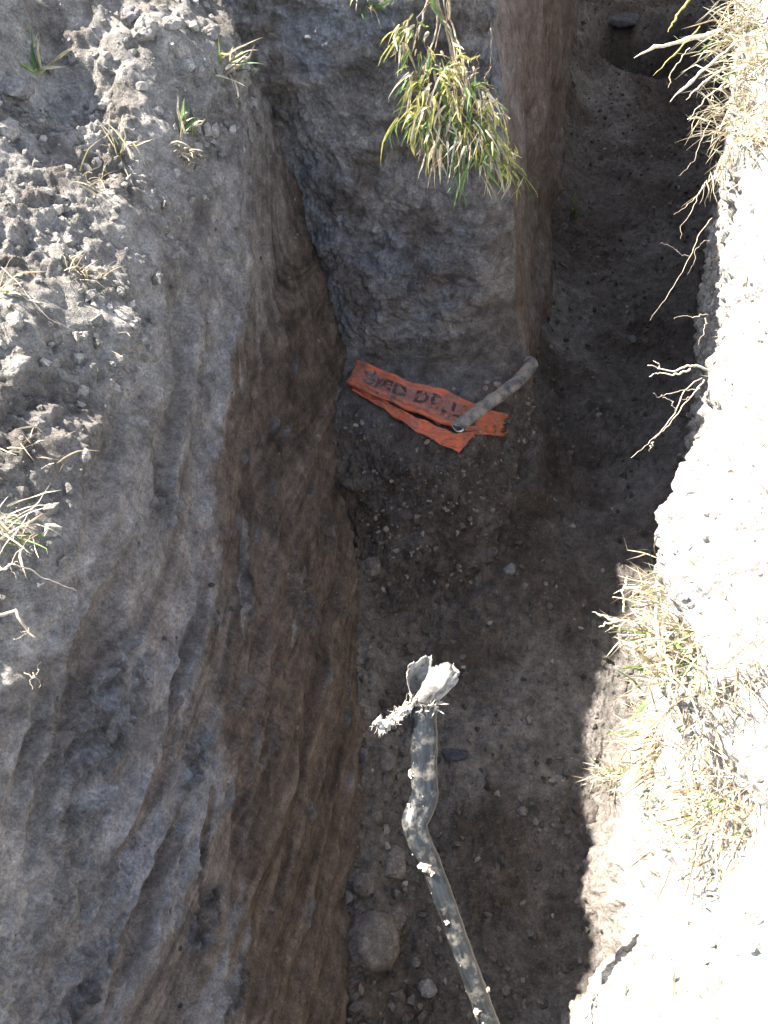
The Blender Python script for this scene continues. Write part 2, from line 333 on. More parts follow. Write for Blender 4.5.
def build_block():
    n = len(BLK); front = BFR
    sdist = np.r_[0, np.cumsum(np.linalg.norm(np.diff(BLK, axis=0), axis=1))]
    zz = np.linspace(-.25, 1.36, 430); dd = np.linspace(.004, .30, 70); m = len(zz)+len(dd)
    G = np.zeros((n, m, 3))
    led = np.interp(zz, [-.25,-.05,.05,.15,.26,.34,.40,.435,.455,.48,.55], [.80,.66,.55,.45,.37,.31,.23,.12,.05,.015,0])
    for k in range(m):
        G[:, k, :2] = block_outline(zz[k], led[k])[0] if k < len(zz) else block_outline(1.36, 0, dd[k-len(zz)])[0]
    G[..., 2] = np.concatenate([zz, 1.36 + .09*(1-np.exp(-dd/.12))])[None, :]
    G[..., 2] += (.45*sstep(2.3, 4.2, BLK[:, 1]))[:, None]*sstep(.3, 1.36, G[..., 2])
    G[..., 2] += (np.r_[np.linspace(0, 0, 240), sstep(0, 1, np.linspace(0, 1, 160)), np.ones(n-400)]*.19 + sstep(.0, -.2, BLK[:, 0])*.17)[:, None]*sstep(.55, 1.36, G[..., 2]) 
    for _ in range(12):
        a, b = len(zz)-30, len(zz)+30; G[:, a:b] = .25*G[:, a-1:b-1]+.5*G[:, a:b]+.25*G[:, a+1:b+1]
    P0 = G.copy(); N = normals(G)
    if N[300, 300, 1] > 0: N = -N
    z = P0[..., 2]; fr = front[:, None]*np.ones((1, m)); x = P0[..., 0]
    lowm = sstep(.0, .35, fr)*sstep(.5, .4, z)
    bill = fbm(P0, 11, 5, .52, 3, 'b'); ridg = fbm(P0*np.array([1,1,2.2]), 7, 4, .5, 8, 'r')
    f1, f2 = cells(P0*np.array([1,1,1.6]), 13, 2.)
    disp = .035*fbm(P0, 2.4, 3, off=3) + fr*(.010*ridg + .008*bill + .004*(f2-f1-.3)*sstep(0,.3,fbm(P0,3,2,off=5)) + .009*fbm(P0, 19, 5, .6, 66) + .005*fbm(P0, 45, 3, off=6, mode='b'))
    disp += (1-fr)*(.010*fbm(P0*np.array([1,.5,1]), 9, 4, off=12) + .004*fbm(P0, 30, 4, off=15) + .006*perlin(sdist[:,None]*3+0*x, z*16, 0*x))
    # horizontal scars low on the face
    for (zc, dep, w, xa, xb) in [(.60,.016,.012,.16,.45),(.69,.012,.01,.1,.40),(.80,.014,.012,-.05,.3),(1.02,.02,.02,-.02,.25),(1.16,.018,.015,.05,.33)]:
        zq = zc + .03*perlin(x*6, 0*x+zc*40, 0*x) + .02*fbm(P0, 12, 2, off=zc)
        disp -= fr*dep*np.exp(-((z-zq)/w)**2)*sstep(xa-.05, xa+.05, x)*sstep(xb+.05, xb-.05, x)
    g1, g2 = cells(P0, 15, 5.)
    lowm2 = lowm*sstep(.40, .33, z); disp = disp*(1-.7*fr*sstep(.40,.44,z)*sstep(.56,.48,z)); disp += lowm2*(.034*fbm(P0, 6, 5, .55, 21) + .022*(.5-g1)*sstep(-.1,.25,fbm(P0,5,2,off=2)) + .010*fbm(P0, 28, 3, off=23,mode='b'))
    disp *= np.where(np.arange(n)[:, None] > 800, .7, 1)
    G = P0 + N*disp[..., None]
    wet = sstep(-.15, .3, fbm(P0, 4, 4, off=31))
    col = mixc(np.broadcast_to(GREY*.95, G.shape), BLUEGREY*1.25, wet)
    col = mixc(col, TAUPE*.8, sstep(0, .35, fbm(P0, 6, 6, .6, off=35))*.8)
    col = mixc(col, DARK*.9, sstep(.05, .35, fbm(P0*np.array([1,1,1.5]), 5, 3, off=37) + .5*sstep(.75,.5,z)*sstep(.05,.3,x))*.55)  # random dark patches, denser low on the face towards the right
    side = mixc(np.broadcast_to(BROWN*1.9, G.shape), TAUPE*1.3, sstep(-.2, .3, fbm(P0, 4, 4, off=41)))
    side = mixc(side, DARK, sstep(2.8, 4.5, P0[..., 1])*.35)
    col = mixc(side, col, sstep(.35,.6,(np.arange(n) < 497)[:, None]*1.0 + .3*fbm(P0,9,4,off=44)))
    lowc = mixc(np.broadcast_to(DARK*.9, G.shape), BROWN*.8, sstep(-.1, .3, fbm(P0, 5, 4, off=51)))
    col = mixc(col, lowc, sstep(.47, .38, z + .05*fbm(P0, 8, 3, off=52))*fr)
    col = mixc(col, PALE*.8, sstep(1.34, 1.42, z))
    col *= (1 + .3*fbm(P0, 18, 4, off=61))[..., None]
    o = raw_mesh('earth_block', G.reshape(-1, 3), grid_faces(n, m), M_wall, col=np.clip(col, .01, .6).reshape(-1, 3))
    set_props(o, 'grey and brown corner of undug earth between the pit and the narrow trench', kind='structure')
    return G
BK = build_block()

# ================================================================== TRENCH FLOOR
HOLE = at_height(648, 44, 0.0)
def build_floor():
    ys = np.concatenate([np.linspace(-.9, .1, 30, endpoint=False), .1 + (np.linspace(0, 1, 720)**1.25)*5.9, np.linspace(6.1, 9, 30)])
    us = np.linspace(0, 1, 560)
    xl = np.interp(ys, [-.9,1.4,2.0,2.5,3.5,5.56,9], [-.35,-.30,-.2,.35,.6,1.0,1.8]); xr = np.interp(ys, [-.9,0,1.4,2.4,3.4,5.56,9], [.6,.65,1.05,1.45,1.8,2.4,3.4])
    G = np.zeros((len(ys), len(us), 3)); G[..., 1] = ys[:, None]; G[..., 0] = xl[:, None] + us[None, :]*(xr-xl)[:, None]
    P = G.copy(); x, y = P[..., 0], P[..., 1]
    bl = np.interp(y, RB_Y, RB_B)
    bleft = np.where(y < 1.6, lb_base(np.minimum(y, 1.6)), np.interp(y, [1.6,2.49,3.5,5.56,9.5], [.5,.61,.82,1.2,2.0]))
    side = sstep(.16, -.04, x-bleft); sider = sstep(.14, -.02, bl-x)
    g1, g2 = cells(P, 17, 1.); h1, h2 = cells(P, 48, 5.); k1, k2 = cells(P, 95, 8.)
    rough = sstep(-.15, .3, fbm(P, 2.2, 3, off=4) + .35*side + .3*sstep(1.0, 1.5, y)*sstep(.5, .1, x)*sstep(1.9,1.6,y))
    h = .03*fbm(P, 2.0, 3, off=2) + .012*fbm(P, 9, 4, .55, 7)
    h += rough*(.030*(.5-g1) + .012*fbm(P, 20, 3, off=9, mode='b')) + .012*(.45-h1)*sstep(-.1,.2,fbm(P,5,2,off=3)) + .008*(.4-k1)*sstep(-.15,.15,fbm(P,4,2,off=33)) + .006*fbm(P, 40, 4, .6, 35)
    h += .11*side**2 + .05*sider**2 + .05*sstep(.25, -.05, np.hypot(np.maximum(0, np.abs(x-.15)-.25), np.maximum(0, 1.28-y)))
    d = np.hypot(x-HOLE[0], (y-HOLE[1])*.8) + .04*fbm(P, 5, 3, off=17)
    h -= .34*sstep(.36, .16, d); h += .03*np.exp(-((d-.39)/.07)**2)
    G[..., 2] = h
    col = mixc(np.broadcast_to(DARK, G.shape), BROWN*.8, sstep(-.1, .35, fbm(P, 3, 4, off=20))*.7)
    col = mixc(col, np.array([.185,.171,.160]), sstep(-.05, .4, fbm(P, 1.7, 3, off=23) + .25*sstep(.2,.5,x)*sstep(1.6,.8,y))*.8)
    col *= (1 + .35*fbm(P, 15, 4, off=26))[..., None]
    pale = sstep(.30, .22, k1)*sstep(.12, .5, fbm(P, 6, 3, off=29)+.12)
    col = mixc(col, np.array([.19,.172,.155]), pale*.45)
    col = mixc(col, DARK*.6, sstep(.33, .2, d))  # shade of the deep hole painted into the soil colour
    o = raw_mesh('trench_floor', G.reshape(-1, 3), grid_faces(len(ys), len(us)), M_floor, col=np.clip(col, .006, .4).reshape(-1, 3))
    set_props(o, 'dark pebbly soil on the bottom of the trench', kind='structure')
    return G

# ================================================================== RIGHT BANK
RB_Y = [-.6,0,.14,.21,.29,.37,.54,1.0,1.37,2.0,2.4,3.4,5.56,9]
RB_B = [.30,.335,.35,.385,.49,.55,.60,.78,.91,1.04,1.17,1.48,2.1,3.15]
RR_Y = [-.6,0,.2,.3,.55,.76,.89,1.0,1.25,1.79,2.45,3.4,5,9]
RR_X = [.28,.34,.41,.475,.435,.425,.485,.565,.645,.805,.97,1.33,1.92,3.0]
FL = build_floor()
def build_right_bank():
    yv = np.concatenate([np.linspace(-1.2, -.1, 25, endpoint=False), np.linspace(-.1, 3.1, 760), np.linspace(3.15, 9, 60)])
    w = np.linspace(0, 1, 330); t = np.concatenate([np.linspace(.003, .5, 190), np.linspace(.52, 1.5, 50), np.linspace(1.7, 20, 14)])
    n, m = len(yv), len(w)+len(t); Y = yv[:, None]
    b = np.interp(yv, RB_Y, RB_B)[:, None]; r = np.interp(yv, RR_Y, RR_X)[:, None]
    zr = np.interp(yv, [-1,0,.6,1.3,2.4,4.5], [1.05,1.06,1.10,1.14,1.20,1.9])[:, None]
    G = np.zeros((n, m, 3)); G[..., 1] = Y
    zw = -.25 + w[None, :]*(zr+.25)
    foot = np.interp(zw, [-.25,0,.15,.3,.5], [-.16,-.10,-.05,-.01,0])*sstep(1.4, .6, Y)*sstep(.25, .5, Y)
    fr = np.clip(zw/zr, 0, 1)
    G[:, :len(w), 0] = b + (r-b)*fr**1.5 + foot; G[:, :len(w), 2] = zw
    G[:, len(w):, 0] = r + t[None, :]
    G[:, len(w):, 2] = zr + np.interp(t, [0,.1,.35,1.0,2.5,8,20], [0,.075,.21,.42,.62,.75,.8])[None, :]
    for _ in range(25):
        a, c = len(w)-45, len(w)+50; G[:, a:c] = .25*G[:, a-1:c-1]+.5*G[:, a:c]+.25*G[:, a+1:c+1]
    P0 = G.copy(); N = normals(G)
    if N[300, 150, 0] > 0: N = -N
    if N[300, 450, 2] < 0: N = N
    f1, f2 = cells(P0, 14, 3.); h1, h2 = cells(P0, 42, 6.)
    disp = .035*fbm(P0, 2.6, 3, off=5) + .020*fbm(P0, 7, 4, .55, 11) + .016*(.5-f1)*sstep(0,.3,fbm(P0,3.2,2,off=6)) + .005*(.5-h1) + .012*fbm(P0, 26, 4, off=14, mode='b')
    disp *= np.where((Y < -.15) | (Y > 3.2), .5, 1)
    G = P0 + N*disp[..., None]
    col = mixc(np.broadcast_to(np.array([.46,.44,.41]), G.shape), np.array([.43,.40,.36]), sstep(-.1, .4, fbm(P0, 4, 4, off=21)))
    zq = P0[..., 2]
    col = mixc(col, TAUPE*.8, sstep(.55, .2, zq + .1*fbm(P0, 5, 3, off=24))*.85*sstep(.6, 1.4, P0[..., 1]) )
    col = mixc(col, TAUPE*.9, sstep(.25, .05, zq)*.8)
    col *= (1 + .3*fbm(P0, 16, 4, off=27))[..., None]
    o = raw_mesh('right_bank', G.reshape(-1, 3), grid_faces(n, m), M_bank, col=np.clip(col, .02, .6).reshape(-1, 3))
    set_props(o, 'pale dry earth side of the trench in full sun', kind='structure')
    return G
RB = build_right_bank()

# near end of the pit (behind the lower edge of the picture) and the surrounding ground
def build_near_end():
    xs = np.linspace(-1.0, 1.2, 120); prof_y = np.r_[np.linspace(-.22, -.36, 60), -.36-np.linspace(.01, 6, 40)]; prof_z = np.r_[np.linspace(-.25, 1.08, 60), np.interp(np.linspace(.01, 6, 40), [0,.1,1,6], [1.1,1.15,1.2,1.3])]
    G = np.zeros((len(xs), len(prof_y), 3)); G[..., 0] = xs[:, None]; G[..., 1] = prof_y; G[..., 2] = prof_z
    N = normals(G); N *= np.sign(N[60, 30, 1])
    G = G + N*(.04*fbm(G, 3, 4, off=3))[..., None]
    col = mixc(np.broadcast_to(TAUPE, G.shape), GREY, sstep(-.2, .3, fbm(G, 4, 3, off=8)))
    o = raw_mesh('near_bank', G.reshape(-1, 3), grid_faces(len(xs), len(prof_y)), M_wall, col=col.reshape(-1, 3))
    set_props(o, 'earth end of the pit below the viewer', kind='structure')
build_near_end()
def build_far_end():
    xs = np.linspace(.7, 3.2, 120); zs = np.linspace(-.3, 1.9, 110); G = np.zeros((120, 110, 3)); G[..., 0] = xs[:, None]; G[..., 2] = zs; G[..., 1] = 6.6 + .15*zs
    N = normals(G); N *= np.sign(-N[60, 50, 1]); G = G + N*(.06*fbm(G, 3, 5, off=3))[..., None]
    col = mixc(np.broadcast_to(BROWN, G.shape), TAUPE*.8, sstep(-.2, .3, fbm(G, 4, 3, off=8)))
    set_props(raw_mesh('far_bank', G.reshape(-1, 3), grid_faces(120, 110), M_wall, col=col.reshape(-1, 3)), 'earth end of the narrow trench', kind='structure')
build_far_end()
def build_ground():
    xs = np.linspace(-3, 2.0, 200); ys = np.linspace(2.1, 12, 260)
    G = np.zeros((len(ys), len(xs), 3)); G[..., 0] = xs; G[..., 1] = ys[:, None]; G[..., 2] = 1.58 + .03*fbm(G, 3, 4, off=2) + .45*sstep(2.3, 4.2, G[..., 1])
    edge = np.interp(ys, BLK[520:, 1], BLK[520:, 0])[:, None] - .48
    inside = (G[..., 0] < edge) & (G[..., 1] > 2.30)
    f = grid_faces(len(ys), len(xs)); keep = inside.reshape(-1)[f].all(1)
    col = np.broadcast_to(PALE*.85, G.shape)*(1+.3*fbm(G, 9, 3, off=5))[..., None]
    used = np.unique(f[keep]); mp = -np.ones(len(xs)*len(ys), int); mp[used] = np.arange(len(used))
    o = raw_mesh('ground', G.reshape(-1, 3)[used], mp[f[keep]], M_bank, col=col.reshape(-1, 3)[used])
    set_props(o, 'level earth on top of the undug block', kind='structure')
build_ground()

# ------------------------------------------------------------------ find the visible point of a surface at a place in the reference
_cache = {}
def on(G, px, py, r=5):
    k = id(G)
    if k not in _cache:
        V = G.reshape(-1, 3); u, v, d = project(V); _cache[k] = (V, u, v, d, normals(G).reshape(-1, 3))
    V, u, v, d, N = _cache[k]
    q = (np.abs(u-px) < r) & (np.abs(v-py) < r) & (d > .2)
    if not q.any(): return on(G, px, py, r*2)
    idx = np.nonzero(q)[0]; i = idx[np.argmin(d[idx] + .0*d[idx])]
    nn = N[i]; 
    if nn @ (CAM-V[i]) < 0: nn = -nn
    return V[i].copy(), nn

# ================================================================== stones, crumbs
_ico = None
def ico(sub):
    import bmesh
    bm = bmesh.new(); bmesh.ops.create_icosphere(bm, subdivisions=sub, radius=1); 
    V = np.array([v.co[:] for v in bm.verts]); Fc = np.array([[v.index for v in f.verts] for f in bm.faces]); bm.free(); return V, Fc
ICO1, ICO2, ICO4 = ico(1), ico(2), ico(5)
def rand_rot():
    q = RNG.normal(size=4); q /= np.linalg.norm(q); a, b, c, d = q
    return np.array([[1-2*(c*c+d*d), 2*(b*c-a*d), 2*(b*d+a*c)],[2*(b*c+a*d),1-2*(b*b+d*d),2*(c*d-a*b)],[2*(b*d-a*c),2*(c*d+a*b),1-2*(b*b+c*c)]])
def crumbs(name, G, count, smin, smax, region, colf, mat, label, sink=.25, power=3.0):
    V = G.reshape(-1, 3); u, v, d = project(V); N = normals(G).reshape(-1, 3)
    idx = np.nonzero(region(u, v, V))[0]
    # even over area: weight by depth cell
    pick = RNG.choice(idx, count)
    v0, f0 = ICO1; n0 = len(v0)
    allv = np.zeros((count, n0, 3)); cols = np.zeros((count, n0, 3))
    for i, k in enumerate(pick):
        s = smin + (smax-smin)*RNG.random()**power
        sh = v0*(1+.28*RNG.normal(size=(n0, 1)))*np.array([1, .85, .65])
        nn = N[k] if N[k] @ (CAM-V[k]) > 0 else -N[k]
        allv[i] = V[k] + nn*s*(1-2*sink)*.4 + (sh @ rand_rot().T)*s
        cols[i] = colf()
    F_ = (f0[None] + (np.arange(count)*n0)[:, None, None]).reshape(-1, 3)
    o = raw_mesh(name, allv.reshape(-1, 3), F_, mat, col=cols.reshape(-1, 3), smooth=False)
    return set_props(o, label, kind='stuff')
crumbs('soil_crumbs', LB, 1900, .0015, .016, lambda u, v, V: (u > -60) & (u < 300) & (v > -40) & (v < 620) & (V[:, 2] > 1.14), lambda: np.array([.33,.31,.285])*RNG.uniform(.6, 1.25), M_bank, 'pale dry soil crumbs strewn on the sunlit top of the clay side', .35, 6.0)
crumbs('wall_crumbs', LB, 900, .0012, .007, lambda u, v, V: (u > -20) & (u < 380) & (v > 0) & (v < 1040) & (V[:, 2] < 1.14), lambda: GREY*RNG.uniform(.3, 1.0), M_wall, 'small clay crumbs stuck to the scraped trench side', .35, 5.0)
crumbs('gravel', FL, 6500, .0016, .015, lambda u, v, V: (u > 320) & (u < 760) & (v > -20) & (v < 1040), lambda: np.array([.16,.147,.135])*RNG.choice([.35,.5,.6,.8,1.1,1.7], p=[.25,.25,.2,.15,.11,.04]), M_stone, 'tiny pebbles and grit bedded in the dark trench floor', power=4)
crumbs('bank_crumbs', RB, 1500, .002, .010, lambda u, v, V: (u > 560) & (u < 790) & (v > -20) & (v < 1040) & (V[:, 2] > .3), lambda: PALE*RNG.uniform(.9, 1.3), M_bank, 'dry crumbs on the sunlit pale bank')
crumbs('ledge_crumbs', BK, 1100, .0018, .011, lambda u, v, V: (u > 340) & (u < 540) & (v > 380) & (v < 620) & (V[:, 1] < 2.0), lambda: DARK*RNG.uniform(.7, 2.2), M_stone, 'dark crumbs of soil on the ledge under the orange tape')

crumbs('crumbled_clods', FL, 150, .007, .022, lambda u, v, V: (u > 345) & (u < 455) & (v > 540) & (v < 1030) & (RNG.random(len(u)) < sstep(470, 350, u)), lambda: DARK*RNG.uniform(.6, 1.2), M_stone, 'crumbled brown earth fallen along the foot of the grooved wall', .3, 3.0)
def stone(name, px, py, G, rpx, colr, label, cat, group=None, flat=.75, lumpy=.18, ang=0.0, sub=ICO4, elong=1.0):
    p, nn = on(G, px, py); dep = (p-CAM) @ DV; r = rpx*dep/F
    v, f = sub; R = rand_rot()
    q = v @ R.T
    q = q*(1 + lumpy*1.6*fbm(q*.9 + px, 1.0, 3, off=py*.1)[:, None] + .06*fbm(q, 5.0, 3, off=px)[:, None])
    if ang:                                                    # chop a few facets
        for _ in range(7):
            dv = RNG.normal(size=3); dv /= np.linalg.norm(dv); c = RNG.uniform(.55, .8)
            s = q @ dv; q = q - np.maximum(0, s-c)[:, None]*dv*ang
    q = q*np.array([elong, 1, flat])
    V = p + np.array([0, 0, r*flat*(.12 if G is FL else .3)]) + q*r
    colr = np.array(colr)*(.75 if name == 'pebble' else 1.0)
    q = q*(1 + .10*fbm(q, 3.2, 4, .6, off=py)[:, None]) if name == 'clod' else q
    c = np.array(colr)*(1+.3*fbm(q, 3, 3, off=px))[:, None]
    o = raw_mesh(name, V - p, f, M_stone, col=np.clip(c, .01, .7)); o.location = p
    return set_props(o, label, cat, group)
stone('clod', 378, 945, FL, 27, DARK*1.15, 'big rounded soil clod at the foot of the grooved wall, largest on the floor', 'clod', 'clods on the trench floor', .85, .12)
stone('clod', 399, 862, FL, 15, DARK*1.15, 'flattish brown clod left of the kink in the upright pipe', 'clod', 'clods on the trench floor', .6, .2, .5)
stone('clod', 368, 880, FL, 13, DARK*1.0, 'clod touching the wall foot just above the biggest clod', 'clod', 'clods on the trench floor', .75, .2, .5)
stone('clod', 400, 914, FL, 10, DARK*1.0, 'small clod just up and right of the biggest clod', 'clod', 'clods on the trench floor', .75, .2)
stone('clod', 388, 755, FL, 17, DARK*1.1, 'brown clod beside the wall, level with the upper pipe', 'clod', 'clods on the trench floor', .75, .2, .5)
stone('clod', 376, 564, FL, 11, DARK*.95, 'dark round clod in the corner below the tape', 'clod', 'clods on the trench floor', .85, .12)
stone('clod', 455, 752, FL, 8, np.array([.05,.054,.065]), 'flat bluish clod just right of the upright pipe', 'clod', 'clods on the trench floor', .4, .2, .6, elong=1.5)
stone('pebble', 389, 572, FL, 3.6, (.28,.16,.11), 'tiny reddish pebble beside the dark round clod', 'pebble', 'pebbles on the trench floor')
stone('pebble', 429, 984, FL, 8.5, (.23,.22,.22), 'pale grey pebble right of the biggest clod, near the lower pipe', 'pebble', 'pebbles on the trench floor', .7, .12)
stone('pebble', 420, 958, FL, 4.5, (.17,.165,.16), 'little grey pebble between the biggest clod and the pipe', 'pebble', 'pebbles on the trench floor')
stone('pebble', 510, 566, FL, 7, (.19,.195,.20), 'blue grey angular pebble amid the grit, below the pipe stub', 'pebble', 'pebbles on the trench floor', .7, .15, .7)
stone('pebble', 497, 549, FL, 4, (.24,.23,.22), 'pale pebble just above the blue grey angular one', 'pebble', 'pebbles on the trench floor')
stone('pebble', 628, 335, FL, 4.5, (.15,.16,.15), 'greenish grey pebble out in the floor of the narrow trench', 'pebble', 'pebbles on the trench floor', .6)
stone('pebble', 633, 299, FL, 4, (.13,.13,.13), 'grey pebble farther along than the greenish one', 'pebble', 'pebbles on the trench floor')
stone('pebble', 525, 808, FL, 4.5, (.20,.19,.185), 'upper of two pale pebbles near the sunlit bank foot', 'pebble', 'pebbles on the trench floor')
stone('pebble', 534, 818, FL, 3.5, (.20,.19,.185), 'lower of two pale pebbles near the sunlit bank foot', 'pebble', 'pebbles on the trench floor')
stone('pebble', 569, 224, FL, 4.5, (.12,.12,.12), 'pebble at the root of the grass sprig on the floor', 'pebble', 'pebbles on the trench floor')
stone('flat_stone', 624, 24, FL, 13, (.085,.088,.095), 'greyish flat stone lying beside the dark hole at the far end', 'stone', None, .4, .12, .6, elong=1.6)
for (px, py, r, lab) in [(127, 15, 11, 'pale rounded clod at the top edge beside the dark hollow'), (150, 30, 14, 'larger smooth grey clod right of the pale rounded one'),
                         (12, 130, 14, 'pale clod on the sunlit slope at the left edge'), (176, 22, 10, 'knobbly grey clod near the upper end of the sunlit lip'),
                         (215, 30, 9, 'small dark grey clod by the corner groove'), (22, 318, 9, 'pale white lump low on the sunlit slope'),
                         (20, 88, 16, 'dark crumbly clod inside the hollow in the corner'), (138, 322, 6, 'little grey lump on the lip above the first groove'),
                         (148, 340, 5, 'tiny lump below the little grey lump')]:
    stone('clod', px, py, LB, r, np.array([.22,.205,.188]) if 'dark' not in lab else GREY*.62, lab, 'clod', 'clods on the sunlit lip', .8, .25, .5)

# ================================================================== grass, roots
GREENS = [np.array([.10,.17,.045]), np.array([.14,.21,.06]), np.array([.075,.14,.05])]
YELLOWS = [np.array([.30,.29,.085]), np.array([.36,.32,.11]), np.array([.26,.27,.08])]
STRAWS = [np.array([.55,.49,.35]), np.array([.64,.59,.46]), np.array([.44,.37,.25]), np.array([.28,.22,.15])]
def tube(pts, rads, sides=7, cap=True, squash=None):
    """pts (n,3), rads (n,) -> verts, faces (closed ends)"""
    pts = np.asarray(pts, float); n = len(pts); rads = np.broadcast_to(rads, (n,))
    tg = np.gradient(pts, axis=0); tg /= np.linalg.norm(tg, axis=1, keepdims=True)+1e-12
    ref = np.array([0, 0, 1.]) if abs(tg[0, 2]) < .9 else np.array([1., 0, 0])
    V = []; a = np.arange(sides)*2*math.pi/sides
    e1 = np.cross(tg[0], ref); e1 /= np.linalg.norm(e1)
    for i in range(n):
        e1 = e1 - tg[i]*(e1 @ tg[i]); e1 /= np.linalg.norm(e1); e2 = np.cross(tg[i], e1)
        V.append(pts[i] + rads[i]*(np.cos(a)[:, None]*e1 + np.sin(a)[:, None]*e2))
    V = np.concatenate(V); f = []
    for i in range(n-1):
        for k in range(sides):
            k2 = (k+1) % sides; f.append((i*sides+k, i*sides+k2, (i+1)*sides+k2, (i+1)*sides+k))
    if cap: f.append(tuple(range(sides))[::-1]); f.append(tuple(range((n-1)*sides, n*sides)))
    return V, f
class Bag:
    def __init__(s): s.v, s.f, s.c, s.n = [], [], [], 0
    def add(s, V, f, c):
        s.v.append(np.asarray(V)); s.f += [tuple(i+s.n for i in q) for q in f]; s.n += len(V)
        c = np.asarray(c, float); s.c.append(np.broadcast_to(c, (len(V), 3)))
    def build(s, name, mat, parent=None, smooth=True):
        if not s.n: return None
        return raw_mesh(name, np.concatenate(s.v), s.f, mat, parent, np.clip(np.concatenate(s.c), .01, .8), smooth)
def blade(bag, p, d, L, w, droop, col, tipcol=None, segs=7, curl=None, kink=0.0):
    p = np.array(p, float); d = np.array(d, float); d /= np.linalg.norm(d)
    sidev = np.cross(d, RNG.normal(size=3)); sidev /= np.linalg.norm(sidev)
    V = []; cs = []; step = L/segs; tw = RNG.normal()*.25
    kk = RNG.integers(2, segs) if kink else -1
    for i in range(segs+1):
        t = i/segs; ww = w*(1-t**1.8)*(.55+.45*min(1, t*5)) + .0003
        up = np.cross(sidev, d); up /= np.linalg.norm(up)+1e-9
        V += [p-sidev*ww*.5+up*ww*.16, p-up*ww*.10, p+sidev*ww*.5+up*ww*.16]
        c = lerp(col, tipcol if tipcol is not None else col, t); cs += [c, c*.85, c]
        d = d + np.array([0, 0, -1])*droop/segs + RNG.normal(size=3)*.05
        if i == kk: d = d + RNG.normal(size=3)*kink
        d /= np.linalg.norm(d); p = p + d*step
        ca, sa = math.cos(tw), math.sin(tw); sidev = sidev*ca + np.cross(d, sidev)*sa
        sidev -= d*(sidev @ d); sidev /= np.linalg.norm(sidev)
    f = []
    for i in range(segs):
        a = i*3; f += [(a, a+1, a+4, a+3), (a+1, a+2, a+5, a+4)]
    bag.add(V, f, cs)
def pick(l): return l[RNG.integers(len(l))]
def rootlet(bag, pts, r0, r1, col, jitter=.004, n=16):
    q = resample(pts, n); q[1:] += np.cumsum(RNG.normal(size=(n-1, 3))*jitter*.5, 0)
    V, f = tube(q, np.linspace(r0, r1, n), 5); bag.add(V, f, np.array(col)*RNG.uniform(.85, 1.15))
    return q
def tuft(p, nrm, n_green, n_dry, L, w, lean, droop, label, group, spread=.02, yellow=.3, cat='grass', roots=0, fan=.7, name='grass_tuft', kink=.35):
    t = thing(name, p, label, cat, group)
    g, s, rt = Bag(), Bag(), Bag()
    lean = np.array(lean, float)
    def one(bag, dry):
        q = p + RNG.normal(size=3)*spread - nrm*.004
        q = q - nrm*((q-p) @ nrm)*.9
        d = nrm*.5 + lean + RNG.normal(size=3)*fan*.6
        if d @ nrm < .02: d = d - nrm*(d @ nrm) + nrm*.08
        if dry: c = pick(STRAWS)*RNG.uniform(.75, 1.15); tc = c*1.1
        elif RNG.random() < yellow: c = pick(YELLOWS); tc = pick(STRAWS)
        else: c = pick(GREENS)*RNG.uniform(.8, 1.3); tc = c*RNG.uniform(.9, 1.5)
        blade(bag, q, d, L*RNG.uniform(.35, 1.1), w*RNG.uniform(.4, 1.2)*(.7 if dry else 1), droop*RNG.uniform(.5, 1.3), c, tc, kink=kink)
    for n_, bag, dry, nm in ((n_green, g, False, 'green_blade'), (n_dry, s, True, 'straw_blade')):
        for _ in range(n_):
            if n_ <= 41: bag1 = Bag(); one(bag1, dry); bag1.build(nm, M_grass, t)
            else: one(bag, dry)
    for _ in range(roots):
        e = p + RNG.normal(size=3)*spread*2 + np.array([0, 0, -L*.5]); rootlet(rt, [p, (p+e)/2 + RNG.normal(size=3)*.01, e], .0012, .0004, STRAWS[3], .006)
    g.build('green_blades', M_grass, t); s.build('straw_blades', M_grass, t); rt.build('root_hairs', M_root, t)
    return t
# --- the sunlit lip of the clay side
lip_tufts = [
    (45, 68, 6, 3, .10, .011, (-.1,.35,.35), .3, 'thick green sprig standing in the mouth of the dark hollow', .006, .3),
    (228, 68, 7, 9, .10, .010, (.35,-.05,.2), .5, 'yellow green grass sprig at the top of the clay side beside the corner groove', .012, .5),
    (190, 126, 8, 5, .075, .010, (.1,.2,.2), .5, 'short green grass sprig at mid length of the sunlit lip', .010, .25),
    (125, 150, 7, 12, .085, .007, (.1,.1,.25), .5, 'green and straw sprig with an orange blade, below the short green one', .014, .35),
    (186, 156, 0, 22, .05, .005, (.2,-.1,.1), .9, 'little dry pale tuft just under the short green sprig', .012, 0),
    (100, 185, 2, 26, .075, .005, (.1,-.15,.1), .8, 'dry straw tuft clinging under the green and straw sprig', .018, .5),
    (88, 272, 0, 40, .07, .006, (.15,-.2,.1), .8, 'spiky straw tuft alone on the sunlit slope', .018, 0),
    (12, 290, 3, 8, .10, .006, (.1,.1,.2), .6, 'long bent grass stalks at the picture edge on the sunlit slope', .014, .4),
    (30, 440, 0, 18, .07, .004, (.2,-.3,.05), .7, 'fine dry grass fringe at the lower end of the sunlit slope', .03, 0),
    (4, 528, 5, 30, .085, .006, (.5,0,.25), .5, 'pale straw tuft poking in from the edge beside the shaded clay', .018, .3),
    (92, 350, 0, 7, .045, .005, (.3,-.2,.1), .5, 'few loose straws on the lip below the spiky tuft', .03, 0),
]
for (px, py, ng, nd, L, w, lean, dr, lab, spr, yel) in lip_tufts:
    p, nn = on(LB, px, py); tuft(p, nn, ng, nd, L, w, lean, dr, lab, 'grass tufts on the clay lip', spr, yel)
